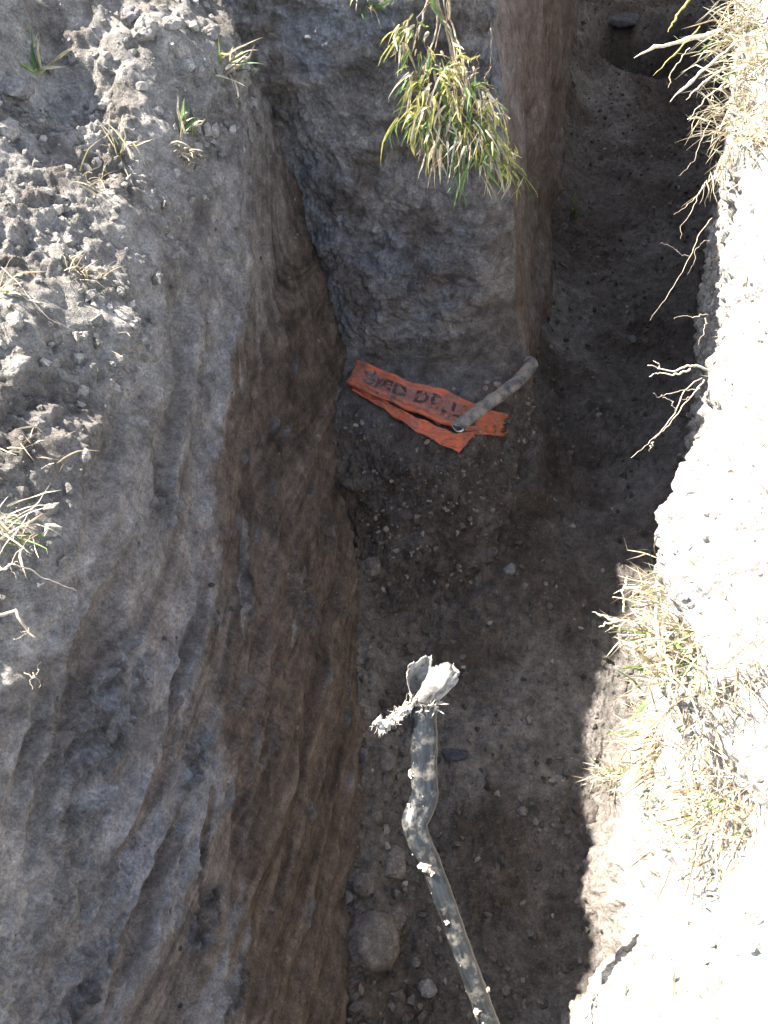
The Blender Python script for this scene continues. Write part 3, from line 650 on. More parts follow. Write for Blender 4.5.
# --- the tuft hanging over the undug block
def hanging_tuft():
    top = at_depth(428, 12, (BK[0,0]*0+1)[0]*1.86)
    t = thing('hanging_grass_tuft', top, 'big sunlit tuft of green and yellow grass hanging down the grey block face', 'grass')
    g, s, rt = Bag(), Bag(), Bag()
    def dp(px, py, extra=0):
        p, nn = on(BK, px, py, 4); return p - ray(px, py)*(.03+extra)*1.1 
    stems = [[(424,-10),(446,30),(462,70),(470,100)], [(452,-12),(452,20),(458,50),(465,75)], [(430,-8),(420,20),(408,40)], [(440,0),(432,30),(420,75)], [(440,0),(450,55),(455,95),(458,140)], [(470,70),(476,90),(482,110)], [(460,60),(475,110),(500,130)], [(452,70),(455,120),(462,150)]]
    for st in stems:
        pts = [dp(a, b, .02*k) for k, (a, b) in enumerate(st)]
        rootlet(s, pts, .0028, .0018, STRAWS[2], .003)
        rootlet(s, [q + RNG.normal(size=3)*.008 for q in pts], .002, .0012, STRAWS[3], .004)
    # clusters: px, py, blades green / yellow / dry, length, direction in the picture
    cl = [(412,30,6,10,8,.07,(-.5,-.4)), (402,45,4,6,5,.07,(-.3,-.8)), (424,60,3,8,10,.06,(-.1,-.6)), (416,85,6,14,6,.08,(-.5,-.7)), (424,100,9,14,8,.09,(-.3,-.9)),
          (440,72,3,12,6,.07,(.2,.2)), (452,66,2,14,8,.06,(.3,.1)), (438,108,9,6,10,.09,(0,-1)), (468,92,8,9,6,.07,(.4,.1)), (478,104,4,9,9,.06,(.3,-.6)),
          (470,122,7,14,6,.09,(.4,-.7)), (488,132,5,12,8,.09,(.7,-.9)), (448,120,10,3,12,.10,(.1,-1)), (428,128,5,4,14,.07,(-.2,-1)), (455,150,6,3,10,.08,(.1,-1)), (405,128,5,1,0,.10,(-.2,-1)), (436,140,4,3,12,.07,(0,-1)),(480,150,6,2,4,.09,(.2,-1)),(498,140,3,6,6,.09,(.8,-1)),(510,152,3,3,3,.07,(.7,-1)),(462,140,3,2,10,.09,(0,-1)),(440,150,4,4,6,.10,(-.1,-1)),(486,160,3,5,3,.10,(.5,-1)),(418,110,4,8,5,.08,(-.7,-.5)),(452,100,3,10,5,.08,(.2,-.4)),(470,165,4,3,3,.10,(.2,-1)),(508,158,4,6,3,.09,(.7,-1)),(520,172,3,4,2,.08,(.6,-1)),(530,188,2,2,1,.07,(.5,-1)),(408,70,3,5,3,.08,(-.8,-.5)),(498,112,2,5,4,.07,(.9,-.2))]
    for (px, py, ng, nyl, nd, L, (dx, dy)) in cl:
        p = dp(px, py, .035 + .0007*max(0, py-20)); 
        for k in range(int((ng+nyl+nd)*1.05)):
            q = p + RNG.normal(size=3)*.012
            d = np.array([dx*.9, -.25, dy*1.0-.15]) + RNG.normal(size=3)*.55
            kk = RNG.random()*(ng+nyl+nd)
            if kk < ng: c = pick(GREENS)*RNG.uniform(.9, 1.5); bag = g
            elif kk < ng+nyl: c = pick(YELLOWS)*RNG.uniform(.9, 1.5); bag = g
            else: c = pick(STRAWS)*RNG.uniform(.8, 1.1); bag = s
            blade(bag, q, d, L*1.15*RNG.uniform(.25, 1.0), 0.0068*RNG.uniform(.4, 1.3), .8, c, c*RNG.uniform(.9, 1.4), kink=.4)
    for path, w, c in [([(437,85),(450,125),(458,150),(461,180),(463,210)], .009, GREENS[0]*1.2), ([(447,100),(455,140),(458,165)], .011, GREENS[1]), ([(505,150),(520,170),(532,185),(541,212)], .009, GREENS[0]*1.4),
                    ([(440,130),(438,160),(440,185)], .005, GREENS[2]), ([(408,115),(403,135),(398,150)], .008, GREENS[1]), ([(468,140),(480,160),(490,182)], .007, GREENS[2]), ([(418,140),(414,150),(416,162)], .009, YELLOWS[0]),
                    ([(432,-14),(436,5),(448,33)], .011, GREENS[1]*.9), ([(490,130),(512,148),(526,170),(534,196)], .008, YELLOWS[0]), ([(480,125),(500,140),(516,160)], .009, YELLOWS[1]), ([(455,140),(462,170),(460,196)], .006, GREENS[0]), ([(430,120),(424,150),(428,176)], .006, YELLOWS[2]), ([(470,150),(486,172),(504,188)], .006, GREENS[1]), ([(495,150),(505,170),(508,192)], .006, YELLOWS[0])]:
        pts = resample([dp(a, b, .03 + .0006*max(0, b-20)) for a, b in path], 9); tg = np.gradient(pts, axis=0); V = []; f = []
        for i in range(9):
            sd = np.cross(tg[i], DV); sd /= np.linalg.norm(sd); ww = w*(1-(i/8)**2)*.5+.0004
            V += [pts[i]-sd*ww, pts[i]+DV*ww*.5, pts[i]+sd*ww]
            if i: a = (i-1)*3; f += [(a,a+1,a+4,a+3),(a+1,a+2,a+5,a+4)]
        g.add(V, f, c)
    for _ in range(26):
        px, py = RNG.uniform(400, 500), RNG.uniform(30, 130); p = dp(px, py); e = p + np.array([RNG.normal()*.03, -.02, -RNG.uniform(.03, .1)])
        rootlet(rt, [p, (p+e)/2+RNG.normal(size=3)*.008, e], .0011, .0004, STRAWS[3]*.8, .005)
    g.build('green_blades', M_grass, t); s.build('straw_blades', M_grass, t); rt.build('root_hairs', M_root, t)
hanging_tuft()
p, nn = on(BK, 362, 4); tuft(p, nn, 14, 3, .06, .008, (0,-.2,-.1), .9, 'small green grass tip peeping over the block top', None, .012, .4)
p, nn = on(FL, 578, 212); tuft(p, np.array([0,0,1.]), 11, 2, .13, .009, (0,0,.5), .5, 'faint green grass sprig growing on the shaded floor of the narrow trench', None, .02, .1, fan=.5)
# --- right bank
right_tufts = [
    (742, 20, 10, 46, .15, .008, (-.55,-.2,.1), .5, 'topmost shaggy straw and grass clump hanging over the narrow trench', .035, .5),
    (722, 62, 9, 52, .16, .007, (-.6,-.25,.05), .6, 'long straw clump with stalks reaching out over the narrow trench', .03, .6),
    (738, 105, 4, 46, .13, .006, (-.5,-.4,0), .7, 'pale straw clump below the long reaching stalks', .03, .4),
    (758, 60, 4, 46, .15, .008, (-.55,-.3,.1), .6, 'thick straw clump at the frame edge behind the long reaching stalks', .035, .5),
    (758, 130, 2, 40, .13, .006, (-.5,-.4,0), .7, 'sparse straw at the frame edge beside the pale straw clump', .035, .4),
    (722, 150, 2, 40, .09, .004, (-.4,-.4,-.1), .9, 'fine rooty straw clump at the bare bank edge', .025, .3),
    (655, 612, 5, 40, .08, .006, (-.4,.1,.1), .5, 'straw clump with three pale stalks pointing out over the floor', .03, .3),
    (680, 645, 12, 50, .09, .010, (-.2,-.1,.3), .6, 'clump with broad green blades in the middle of the straw mat', .03, .25),
    (640, 690, 5, 50, .09, .006, (-.3,-.3,.2), .6, 'pale straw clump at the bank edge under the broad green blades', .03, .3),
    (725, 690, 3, 55, .09, .006, (-.1,-.3,.3), .6, 'brownish straw clump beside the frame edge, level with the pipe top', .035, .3),
    (650, 745, 8, 55, .11, .007, (-.4,-.4,.1), .7, 'straw clump with a long green blade hanging down the bank', .035, .3),
    (614, 770, 4, 34, .085, .006, (-.5,-.45,0), .6, 'straw clump jutting farthest toward the pipe', .022, .5),
    (700, 790, 4, 60, .10, .006, (-.1,-.5,.2), .8, 'matted straw clump with brown gaps low in the straw mat', .04, .3),
    (745, 800, 3, 55, .10, .006, (0,-.5,.2), .8, 'lowest straw clump by the frame edge with hanging ends', .035, .3),
]
for (px, py, ng, nd, L, w, lean, dr, lab, spr, yel) in right_tufts:
    p, nn = on(RB, px, py); tf = tuft(p, nn, ng*2 if ng > 8 else ng+3, int(nd*(3.6 if py > 560 else 3.0)), L*.95, w*.8, lean, dr, lab, 'straw clumps on the pale bank', spr*1.35, yel, kink=.8, fan=.9)
    if 'reaching out' in lab: reach = tf
    if 'three pale stalks' in lab: point = tf
def stalk(parent, path, w, c):
    b = Bag(); pts = resample([at_depth(*q) for q in path], 14); pts[1:-1] += RNG.normal(size=(12, 3))*.0015; tg = np.gradient(pts, axis=0); V = []; f = []
    for i in range(14):
        sd = np.cross(tg[i], DV); sd /= np.linalg.norm(sd); ww = w*min(1, .3+i/5)*.5*(1+.25*RNG.normal())
        V += [pts[i]-sd*ww, pts[i]-DV*ww*.7, pts[i]+sd*ww, pts[i]+DV*ww*.5]
        if i: a = (i-1)*4; f += [(a+k, a+(k+1) % 4, a+4+(k+1) % 4, a+4+k) for k in range(4)]
    b.add(V, f, c); b.build('stalk', M_grass, parent)
for path, w_, c in [([(634,58,1.86),(655,48,1.87),(690,40,1.9),(722,30,1.93)], .016, STRAWS[1]), ([(653,76,1.84),(676,52,1.86),(690,38,1.88),(700,26,1.9)], .006, YELLOWS[1]), ([(670,102,1.80),(690,82,1.82),(712,62,1.85),(735,44,1.88)], .010, STRAWS[1]),
                    ([(668,88,1.81),(672,70,1.83),(690,48,1.86)], .004, STRAWS[2]), ([(668,32,1.88),(676,16,1.9),(690,0,1.93)], .009, YELLOWS[1]), ([(686,100,1.79),(702,84,1.81),(725,66,1.84)], .007, STRAWS[0]), ([(690,118,1.76),(706,98,1.79),(728,80,1.82)], .005, STRAWS[0])]:
    stalk(reach, path, w_*.6, c)
for path, w_, c in [([(592,612,1.36),(606,618,1.36),(628,622,1.36)], .006, STRAWS[1]), ([(599,627,1.35),(612,622,1.35),(630,620,1.35)], .005, STRAWS[1]), ([(605,632,1.34),(616,626,1.34),(632,622,1.34)], .004, STRAWS[0]), ([(627,576,1.37),(623,592,1.37),(624,612,1.37)], .006, STRAWS[1])]:
    stalk(point, path, w_*.75, c)
lit = Bag()
V_ = RB.reshape(-1, 3); u_, v_, d_ = project(V_); sel = np.nonzero((u_ > 600) & (u_ < 790) & (v_ > -20) & (v_ < 1040) & (V_[:, 2] > .55))[0]; NB = normals(RB).reshape(-1, 3)
for k in RNG.choice(sel, 420):
    nn = NB[k] if NB[k] @ (CAM-V_[k]) > 0 else -NB[k]; d = RNG.normal(size=3); d -= nn*(d @ nn)*.85
    blade(lit, V_[k]+nn*.004, d, RNG.uniform(.012, .05), RNG.uniform(.0012, .004), .1, pick(STRAWS)*RNG.uniform(.5, 1.1), segs=4, kink=.6)
set_props(lit.build('straw_litter', M_grass), 'loose bits of straw scattered over the sunlit pale bank', kind='stuff')
# --- bare roots reaching out of the bank
def root(label, paths, col=(.40,.325,.25)):
    p0 = at_depth(*paths[0][0][0][:2], paths[0][0][0][2])
    t = thing('root', p0, label, 'root', 'bare roots in the bank edge'); 
    for k, (pts, r) in enumerate(paths):
        b = Bag(); q = [at_depth(a, c, d) for a, c, d in pts]
        rootlet(b, q, r*.62, r*.2, col, .0025, 26); b.build('rootlet' if k else 'main_root', M_root, t)
root('uppermost thin root dangling in a curve over the narrow trench', [([(713,176,1.72),(700,184,1.68),(684,203,1.66),(668,217,1.64)], .0017), ([(703,185,1.69),(694,205,1.67),(684,230,1.65),(683,243,1.64)], .0013), ([(711,120,1.72),(695,160,1.70),(677,172,1.67)], .0013)])
root('long fine root sloping down left from the bank below the uppermost one', [([(712,218,1.66),(700,232,1.63),(688,262,1.60),(668,300,1.57),(651,324,1.55)], .0016), ([(690,258,1.60),(676,248,1.59),(664,246,1.58)], .0009), ([(709,240,1.64),(696,254,1.62),(686,282,1.6)], .0010)])
root('short forked root twisting out beside the long fine one', [([(708,315,1.56),(696,316,1.54),(686,312,1.53),(678,314,1.52)], .0016), ([(705,318,1.55),(696,330,1.53),(691,344,1.52)], .0012)])
root('thick white forked root sticking straight out of the bank', [([(708,370,1.50),(690,369,1.48),(676,374,1.47),(662,370,1.46),(650,366,1.45)], .0042), ([(690,369,1.48),(676,378,1.47),(656,382,1.46)], .0036), ([(658,369,1.46),(653,364,1.45)], .0018)], (.50,.44,.36))
root('longest root trailing down left below the thick forked one', [([(702,378,1.48),(685,392,1.46),(672,420,1.44),(654,442,1.42),(640,456,1.40),(625,467,1.39)], .0022), ([(676,412,1.44),(668,398,1.43),(656,396,1.42)], .0014), ([(654,442,1.42),(652,450,1.41)], .001), ([(700,388,1.47),(680,394,1.45),(664,398,1.44),(654,396,1.43)], .0015)], (.42,.35,.28))
root('kinked root hanging nearest the bank below the thick forked one', [([(704,380,1.47),(692,396,1.45),(684,410,1.44),(674,428,1.43),(660,442,1.42)], .0022), ([(690,398,1.45),(680,400,1.44)], .001)], (.46,.38,.29))
def lroot(label, paths):
    p, nn = on(LB, *paths[0][0][0][:2]); t = thing('root', p, label, 'root', 'bare roots on the clay side')
    for k, (pts, r) in enumerate(paths):
        b = Bag(); q = []
        for i, (a, c, o) in enumerate(pts): s, n2 = on(LB, a, c); q.append(s + n2*o)
        rootlet(b, q, r*.62, r*.28, (.38,.32,.25), .0022, 20); b.build('rootlet' if k else 'main_root', M_root, t)
lroot('bright forked rootlet just under the pale straw tuft at the edge', [([(2,568,.03),(20,567,.055),(46,572,.06)], .0022), ([(4,566,.03),(18,556,.05),(32,550,.06)], .0016), ([(6,570,.03),(16,560,.04),(22,556,.05)], .0012)])
lroot('short blunt yellow root end at the left edge', [([(-6,618,.02),(6,622,.04),(16,627,.05)], .0055), ([(15,626,.05),(16,636,.04)], .001), ([(15,627,.05),(24,632,.045)], .0008)])
lroot('tiny branching rootlet on the shaded clay below the yellow root end', [([(26,668,.006),(32,680,.02),(34,690,.02)], .0013), ([(31,676,.015),(40,666,.02)], .0009), ([(30,675,.015),(20,684,.02)], .0008)])
lroot('long thin pale stalk lying down the sunlit slope', [([(8,268,.012),(30,298,.012),(52,322,.012),(70,338,.01)], .0014)])

# ================================================================== plastic pipes
def pipe_material(name, body, dirt, lo=.52, hi=.60, rough=.35, scale=26, along=False):
    m, nt, b = new_mat(name); N = nt.nodes; L = nt.links
    tc = N.new('ShaderNodeTexCoord'); n1 = N.new('ShaderNodeTexNoise'); n1.inputs['Scale'].default_value = scale; n1.inputs['Detail'].default_value = 9; n1.inputs['Roughness'].default_value = .72
    L.new(tc.outputs['Object'], n1.inputs['Vector'])
    r = N.new('ShaderNodeMapRange'); r.inputs['From Min'].default_value = lo; r.inputs['From Max'].default_value = hi; L.new(n1.outputs['Fac'], r.inputs['Value'])
    n3 = N.new('ShaderNodeTexNoise'); n3.inputs['Scale'].default_value = 24; n3.inputs['Detail'].default_value = 5; L.new(tc.outputs['Object'], n3.inputs['Vector'])
    if along:
        at = N.new('ShaderNodeAttribute'); at.attribute_name = 'soil'; L.new(at.outputs['Vector'], n3.inputs['Vector']); n3.inputs['Scale'].default_value = 2.2
    n3.inputs['Roughness'].default_value = .75
    mm = N.new('ShaderNodeMix'); mm.data_type = 'RGBA'; r3 = N.new('ShaderNodeMapRange'); r3.inputs['From Min'].default_value = .35; r3.inputs['From Max'].default_value = .68; L.new(n3.outputs['Fac'], r3.inputs['Value']); L.new(r3.outputs[0], mm.inputs[0]); mm.inputs[6].default_value = (*[c*.45 for c in body], 1); mm.inputs[7].default_value = (*[c*(3.0 if along else 2.6) for c in body], 1)
    mx = N.new('ShaderNodeMix'); mx.data_type = 'RGBA'; L.new(r.outputs[0], mx.inputs[0]); L.new(mm.outputs[2], mx.inputs[6]); mx.inputs[7].default_value = (*dirt, 1)
    L.new(mx.outputs[2], b.inputs['Base Color'])
    rr = N.new('ShaderNodeMapRange'); rr.inputs['To Min'].default_value = rough; rr.inputs['To Max'].default_value = .95; L.new(r.outputs[0], rr.inputs['Value']); L.new(rr.outputs[0], b.inputs['Roughness'])
    bp = N.new('ShaderNodeBump'); bp.inputs['Strength'].default_value = .5; bp.inputs['Distance'].default_value = .003; L.new(n1.outputs['Fac'], bp.inputs['Height']); L.new(bp.outputs[0], b.inputs['Normal'])
    return m
M_pipe = pipe_material('weathered_grey_plastic', (.009,.0105,.012), (.125,.115,.098), .50, .68, .33, 46, True)
M_stub = pipe_material('dusty_black_plastic', (.03,.033,.04), (.20,.17,.14), .40, .56, .6, 30)
M_white = pipe_material('pale_inner_plastic', (.17,.163,.15), (.09,.08,.07), .48, .62, .6, 70)
M_shred = pipe_material('muddy_torn_lining', (.24,.225,.20), (.10,.08,.065), .50, .62, .7, 110)
M_fibre = attr_material('frayed_fibre', .9, .1)
def shell(name, grid, thick, mat, parent, col=None):
    """grid (a,b,3) sheet given a thickness along its normals"""
    N_ = normals(grid); A = grid + N_*thick*.5; B = grid - N_*thick*.5; n, m = grid.shape[:2]
    V = np.concatenate([A.reshape(-1, 3), B.reshape(-1, 3)]); q = grid_faces(n, m); f = [tuple(r) for r in q] + [tuple(r[::-1] + n*m) for r in q]
    def edge(ids):
        for a, b in zip(ids[:-1], ids[1:]): f.append((a, a+n*m, b+n*m, b)) 
    idx = np.arange(n*m).reshape(n, m)
    edge(list(idx[0])[::-1]); edge(list(idx[-1])); edge(list(idx[:, 0])); edge(list(idx[:, -1])[::-1])
    return raw_mesh(name, V, f, mat, parent, None if col is None else np.concatenate([col.reshape(-1, 3)]*2))
def upright_pipe():
    # centre line (reference place, distance, half width across the picture, half width along the view)
    st = [(424,704,1.250,.0190,.0150),(424.5,722,1.249,.0195,.0140),(424,745,1.247,.0200,.0130),(424,770,1.244,.0200,.0130),(425,795,1.240,.0200,.0135),(419,812,1.234,.0205,.0130),
          (413,824,1.226,.0185,.0160),(419,840,1.224,.0175,.0165),(430,862,1.224,.0158,.0155),(440,888,1.222,.0148,.0148),(450,915,1.220,.0146,.0146),(462,950,1.216,.0146,.0146),(475,985,1.212,.0150,.0150),(488,1022,1.208,.0150,.0150),(505,1070,1.20,.0150,.0150),(530,1140,1.18,.0150,.0150),(560,1230,1.16,.0150,.0150)]
    cen = resample(np.array([np.r_[at_depth(a, b, d), rx, ry] for a, b, d, rx, ry in st]), 170); cen[1:-1, :] = smooth_path(cen, 5)[1:-1]
    P = cen[:, :3]; tg = np.gradient(P, axis=0); tg /= np.linalg.norm(tg, axis=1, keepdims=True)
    S = 40; a = np.arange(S)*2*math.pi/S; rows = []
    for i in range(len(P)):
        e1 = XV - tg[i]*(XV @ tg[i]); e1 /= np.linalg.norm(e1); e2 = np.cross(tg[i], e1)
        if e2 @ DV > 0: e2 = -e2                                   # e2 towards the viewer
        c, s = np.cos(a), np.sin(a)
        rx = cen[i, 3]; ry = cen[i, 4]
        k = np.exp(-((i-44)/34)**2)                                # the crushed length: a lengthwise dent on the viewer's side
        rr = 1 - .30*k*np.exp(-((a-1.25)/.42)**2)
        rows.append(P[i] + (rx*c*rr)[:, None]*e1 + (ry*s*rr)[:, None]*e2)
    R = np.array(rows); cc = P[:, None, :]
    R = R + (R-cc)*(.10*fbm(R, 45, 3, off=4))[..., None]
    # a fold on the kink
    V = R.reshape(-1, 3); f = []
    for i in range(len(P)-1):
        for k in range(S): k2 = (k+1) % S; f.append((i*S+k, i*S+k2, (i+1)*S+k2, (i+1)*S+k))
    t = thing('upright_pipe', P[-1], 'weathered grey plastic pipe standing in the sun, kinked and torn open at its top', 'pipe')
    aa = np.stack([np.repeat(np.arange(len(P))*.035, S), np.tile(np.cos(a), len(P)), np.tile(np.sin(a), len(P))], -1)
    raw_mesh('pipe_body', V, f, M_pipe, t, col=aa)
    e1, up, tw = XV, -tg[0], None
    if up @ UV < 0: up = -up
    tw = np.cross(e1, up); tw = tw if tw @ DV < 0 else -tw
    o = P[0]; s = 1.25/F
    def loc(x, y, d): return o + e1*x*s + (UV*.75+up*.25)*y*s + tw*d*s     # in reference pixels about the pipe mouth
    # lining seen inside the mouth
    g = np.array([[P[0] + (R[0, k]-P[0])*q + up*h for k in list(range(S))+[0]] for q, h in ((.95, .001), (.86, -.004), (.74, -.03))]); shell('lining', g, .0012, M_white, t)
    def flap(name, low, high, bulge, lipc, n=26, m=22):
        lo = resample(np.array(low, float), n); hi = resample(np.array(high, float), n); G = np.zeros((n, m, 3))
        for i in range(n):
            for j in range(m):
                v = j/(m-1); q = lerp(lo[i], hi[i], v); q = q.copy()
                q[2] += bulge*math.sin(math.pi*v)*(.4+.6*math.sin(math.pi*i/(n-1)))
                q[:2] += 5.0*v**5*np.array([float(perlin(i*.42, 3.3+bulge, j*.05)), float(perlin(i*.5+9, 1.3+bulge, j*.05))])
                G[i, j] = loc(q[0], q[1], q[2])
        G += .002*np.stack([fbm(G, 60, 3, off=k*5.) for k in range(3)], -1)
        return shell(name, G, .0012, M_white, t)
    flap('torn_flap', [(-14,3,3),(-13,4,-7),(-4,5,-11),(5,5,-10)], [(-17,28,7),(-13,40,-3),(5,48,-12),(9,44,-9)], -5, 0)
    flap('torn_flap', [(-10,8,10),(-6,4,13),(4,2,13),(11,3,8)], [(8,34,-7),(17,41,3),(29,40,9),(33,24,9)], 9, 0)
    flap('torn_flap', [(9,3,8),(12,3,3),(10,4,-8)], [(33,24,9),(34,34,3),(30,40,-1)], 3, 0)
    # frayed wad and loose fibres hanging off the left of the mouth
    wad = Bag(); n_, m_ = 46, 22; W = np.zeros((n_, m_, 3)); ed = RNG.normal(size=(n_, 2))
    cl = resample([(-9,3),(-16,-2),(-24,-8),(-32,-14),(-39,-18),(-44,-16),(-51,-17)], n_); hw = np.interp(np.arange(n_)/(n_-1), [0,.2,.5,.72,.82,.88,1], [10,13,13,11,4,7,2])
    for i in range(n_):
        for j in range(m_):
            q = 2*j/(m_-1)-1; e_ = 1 + (.22*ed[i, int(q > 0)] if abs(q) > .85 else 0)
            x, y = cl[i, 0] + q*hw[i]*.55*e_, cl[i, 1] + q*hw[i]*.85*e_
            W[i, j] = loc(x, y, 10 + 4*(1-q*q) - 6*i/n_)
    W += .0042*np.stack([fbm(W, 75, 4, .65, off=k*7.+1, mode='b') for k in range(3)], -1) + .002*np.stack([fbm(W, 260, 2, .6, off=k*3.+1) for k in range(3)], -1)
    shell('frayed_shred', W, .0016, M_shred, t)
    for _ in range(60):
        i, j = int(RNG.integers(n_)), int(RNG.choice([0, 1, m_-2, m_-1])); p = W[i, j]; d = RNG.normal(size=3)+np.array([-.5,-.1,-.5])
        d /= np.linalg.norm(d); rootlet(wad, [p, p+d*.004+RNG.normal(size=3)*.0015, p+d*.012*RNG.uniform(.3, 1.2)+RNG.normal(size=3)*.002], .0005, .0002, np.array([.62,.57,.48])*RNG.uniform(.6, 1.1), .001, 5)
    set_props(wad.build('loose_fibres', M_fibre, t), kind='stuff')
    bits = Bag()
    for _ in range(70):
        x, y = RNG.uniform(-14, 14), RNG.uniform(-5, 6); p = loc(x, y, 11+RNG.normal()*3); d = RNG.normal(size=3); blade(bits, p, d, RNG.uniform(.006, .018), .004, .2, np.array([.5,.46,.4])*RNG.uniform(.5, 1.1), segs=4)
    bits.build('torn_rim', M_fibre, t)
    # dried mud stuck along the pipe
    mud = Bag(); v1, f1 = ICO2
    for _ in range(34):
        i = int(RNG.integers(6, 150)); k = int(RNG.choice(S, p=None)); 
        if RNG.random() < .55: k = int((S*.5 + RNG.normal()*2.2) % S)      # the flank that faces away
        q = R[i, k]; r = .0005+.0018*RNG.random()**4; mud.add(q + (v1*(1+.35*RNG.normal(size=(len(v1), 1)))*np.array([1, 1, 1.3]))*r, [tuple(z) for z in f1], np.array([.40,.35,.28])*RNG.uniform(.7, 1.15))
    for (px, py, r) in [(425,867,.006),(422,866,.005),(428,870,.004),(432,872,.004),(478,1012,.005),(487,990,.004),(410,806,.003),(411,776,.004),(409,771,.003),(447,924,.0035)]:
        k = int(np.argmin(np.hypot(project(R.reshape(-1, 3))[0]-px, project(R.reshape(-1, 3))[1]-py) + 400*((project(R.reshape(-1, 3))[2]) > project(P[np.clip(np.arange(len(R)*S)//S, 0, len(P)-1)])[2])))
        mud.add(R.reshape(-1, 3)[k] + v1*(1+.3*RNG.normal(size=(len(v1), 1)))*r, [tuple(z) for z in f1], np.array([.5,.43,.33]))
    set_props(mud.build('dried_mud', M_root, t, smooth=False), kind='stuff')
upright_pipe()

def ledge_point(px, py, lift):
    p, nn = on(BK, px, py, 4); r = ray(px, py); return p + np.array([0, 0, 1])*lift - r*.0
def pipe_stub():
    a = at_height(457, 427, .475); b = at_height(493, 400, .480); c = at_height(520, 380, .47); d = at_height(534, 362, .44); e = d + np.array([-.10, .07, -.03])
    cen = smooth_path(resample([a, b, c, d, e], 90), 30); tg = np.gradient(cen, axis=0); tg /= np.linalg.norm(tg, axis=1, keepdims=True)
    S = 36; an = np.arange(S)*2*math.pi/S; rows, inner = [], []
    for i in range(len(cen)):
        e1 = np.cross(tg[i], [0, 0, 1.]); e1 /= np.linalg.norm(e1); e2 = np.cross(e1, tg[i])
        r = .0205 if i < 60 else .0205 - .004*(i-60)/30
        ring = (np.cos(an)*r)[:, None]*e1 + (np.sin(an)*r*.62)[:, None]*e2
        rows.append(cen[i] + ring*(1+.16*fbm(cen[i]+ring, 34, 4, .6, off=3))[:, None]); inner.append(cen[i] + ring*.74)
    R = np.array(rows); I = np.array(inner[:45]); I[:1] = I[:1]
    # ragged cut: slanted end
    sl = (np.cos(an)*.35 + .25*np.sin(2*an+1))*.012
    for k in range(S): R[0, k] += tg[0]*sl[k]; I[0, k] += tg[0]*sl[k]
    t = thing('pipe_stub', d, 'dusty cut pipe stub sticking out of the block corner over the orange tape', 'pipe')
    f = []
    for i in range(len(cen)-1):
        for k in range(S): k2 = (k+1) % S; f.append((i*S+k, i*S+k2, (i+1)*S+k2, (i+1)*S+k))
    raw_mesh('pipe_body', R.reshape(-1, 3), f, M_stub, t)
    V = np.concatenate([R[0] - tg[0]*.0015, I[0] - tg[0]*.0015, I[-1]]); f = []
    for k in range(S):
        k2 = (k+1) % S; f += [(k, k2, S+k2, S+k), (S+k, S+k2, 2*S+k2, 2*S+k)]
    raw_mesh('cut_end', V[:2*S], [q for q in f if max(q) < 2*S], M_cut, t, smooth=False)
    raw_mesh('bore', V[S:], [tuple(k-S for k in q) for q in f if min(q) >= S] + [tuple(range(S, 2*S))], M_stub, t)
M_cut = pipe_material('cut_plastic_face', (.36,.37,.38), (.10,.09,.08), .55, .68, .5, 90)
pipe_stub()

# ================================================================== orange warning tape
def tape_material():
    m, nt, b = new_mat('faded_orange_tape'); N = nt.nodes; L = nt.links
    tc = N.new('ShaderNodeTexCoord'); n1 = N.new('ShaderNodeTexNoise'); n1.inputs['Scale'].default_value = 28; n1.inputs['Detail'].default_value = 8; n1.inputs['Roughness'].default_value = .7
    L.new(tc.outputs['Object'], n1.inputs['Vector']); r = N.new('ShaderNodeMapRange'); r.inputs['From Min'].default_value = .40; r.inputs['From Max'].default_value = .66; L.new(n1.outputs['Fac'], r.inputs['Value'])
    mx = N.new('ShaderNodeMix'); mx.data_type = 'RGBA'; at = N.new('ShaderNodeAttribute'); at.attribute_name = 'soil'; L.new(r.outputs[0], mx.inputs[0]); L.new(at.outputs['Color'], mx.inputs[6]); mx.inputs[7].default_value = (.13,.065,.05,1)
    L.new(mx.outputs[2], b.inputs['Base Color']); b.inputs['Roughness'].default_value = .55
    bp = N.new('ShaderNodeBump'); bp.inputs['Strength'].default_value = .4; bp.inputs['Distance'].default_value = .004; L.new(n1.outputs['Fac'], bp.inputs['Height']); L.new(bp.outputs[0], b.inputs['Normal'])
    return m
def print_material():
    m, nt, b = new_mat('worn_black_print'); N = nt.nodes; L = nt.links
    tc = N.new('ShaderNodeTexCoord'); n1 = N.new('ShaderNodeTexNoise'); n1.inputs['Scale'].default_value = 60; n1.inputs['Detail'].default_value = 5; L.new(tc.outputs['Object'], n1.inputs['Vector'])
    r = N.new('ShaderNodeMapRange'); r.inputs['From Min'].default_value = .49; r.inputs['From Max'].default_value = .64; L.new(n1.outputs['Fac'], r.inputs['Value'])
    mx = N.new('ShaderNodeMix'); mx.data_type = 'RGBA'; L.new(r.outputs[0], mx.inputs[0]); mx.inputs[6].default_value = (.035,.022,.022,1); mx.inputs[7].default_value = (.28,.09,.06,1); L.new(mx.outputs[2], b.inputs['Base Color']); b.inputs['Roughness'].default_value = .8
    return m
M_tape, M_print = tape_material(), print_material()
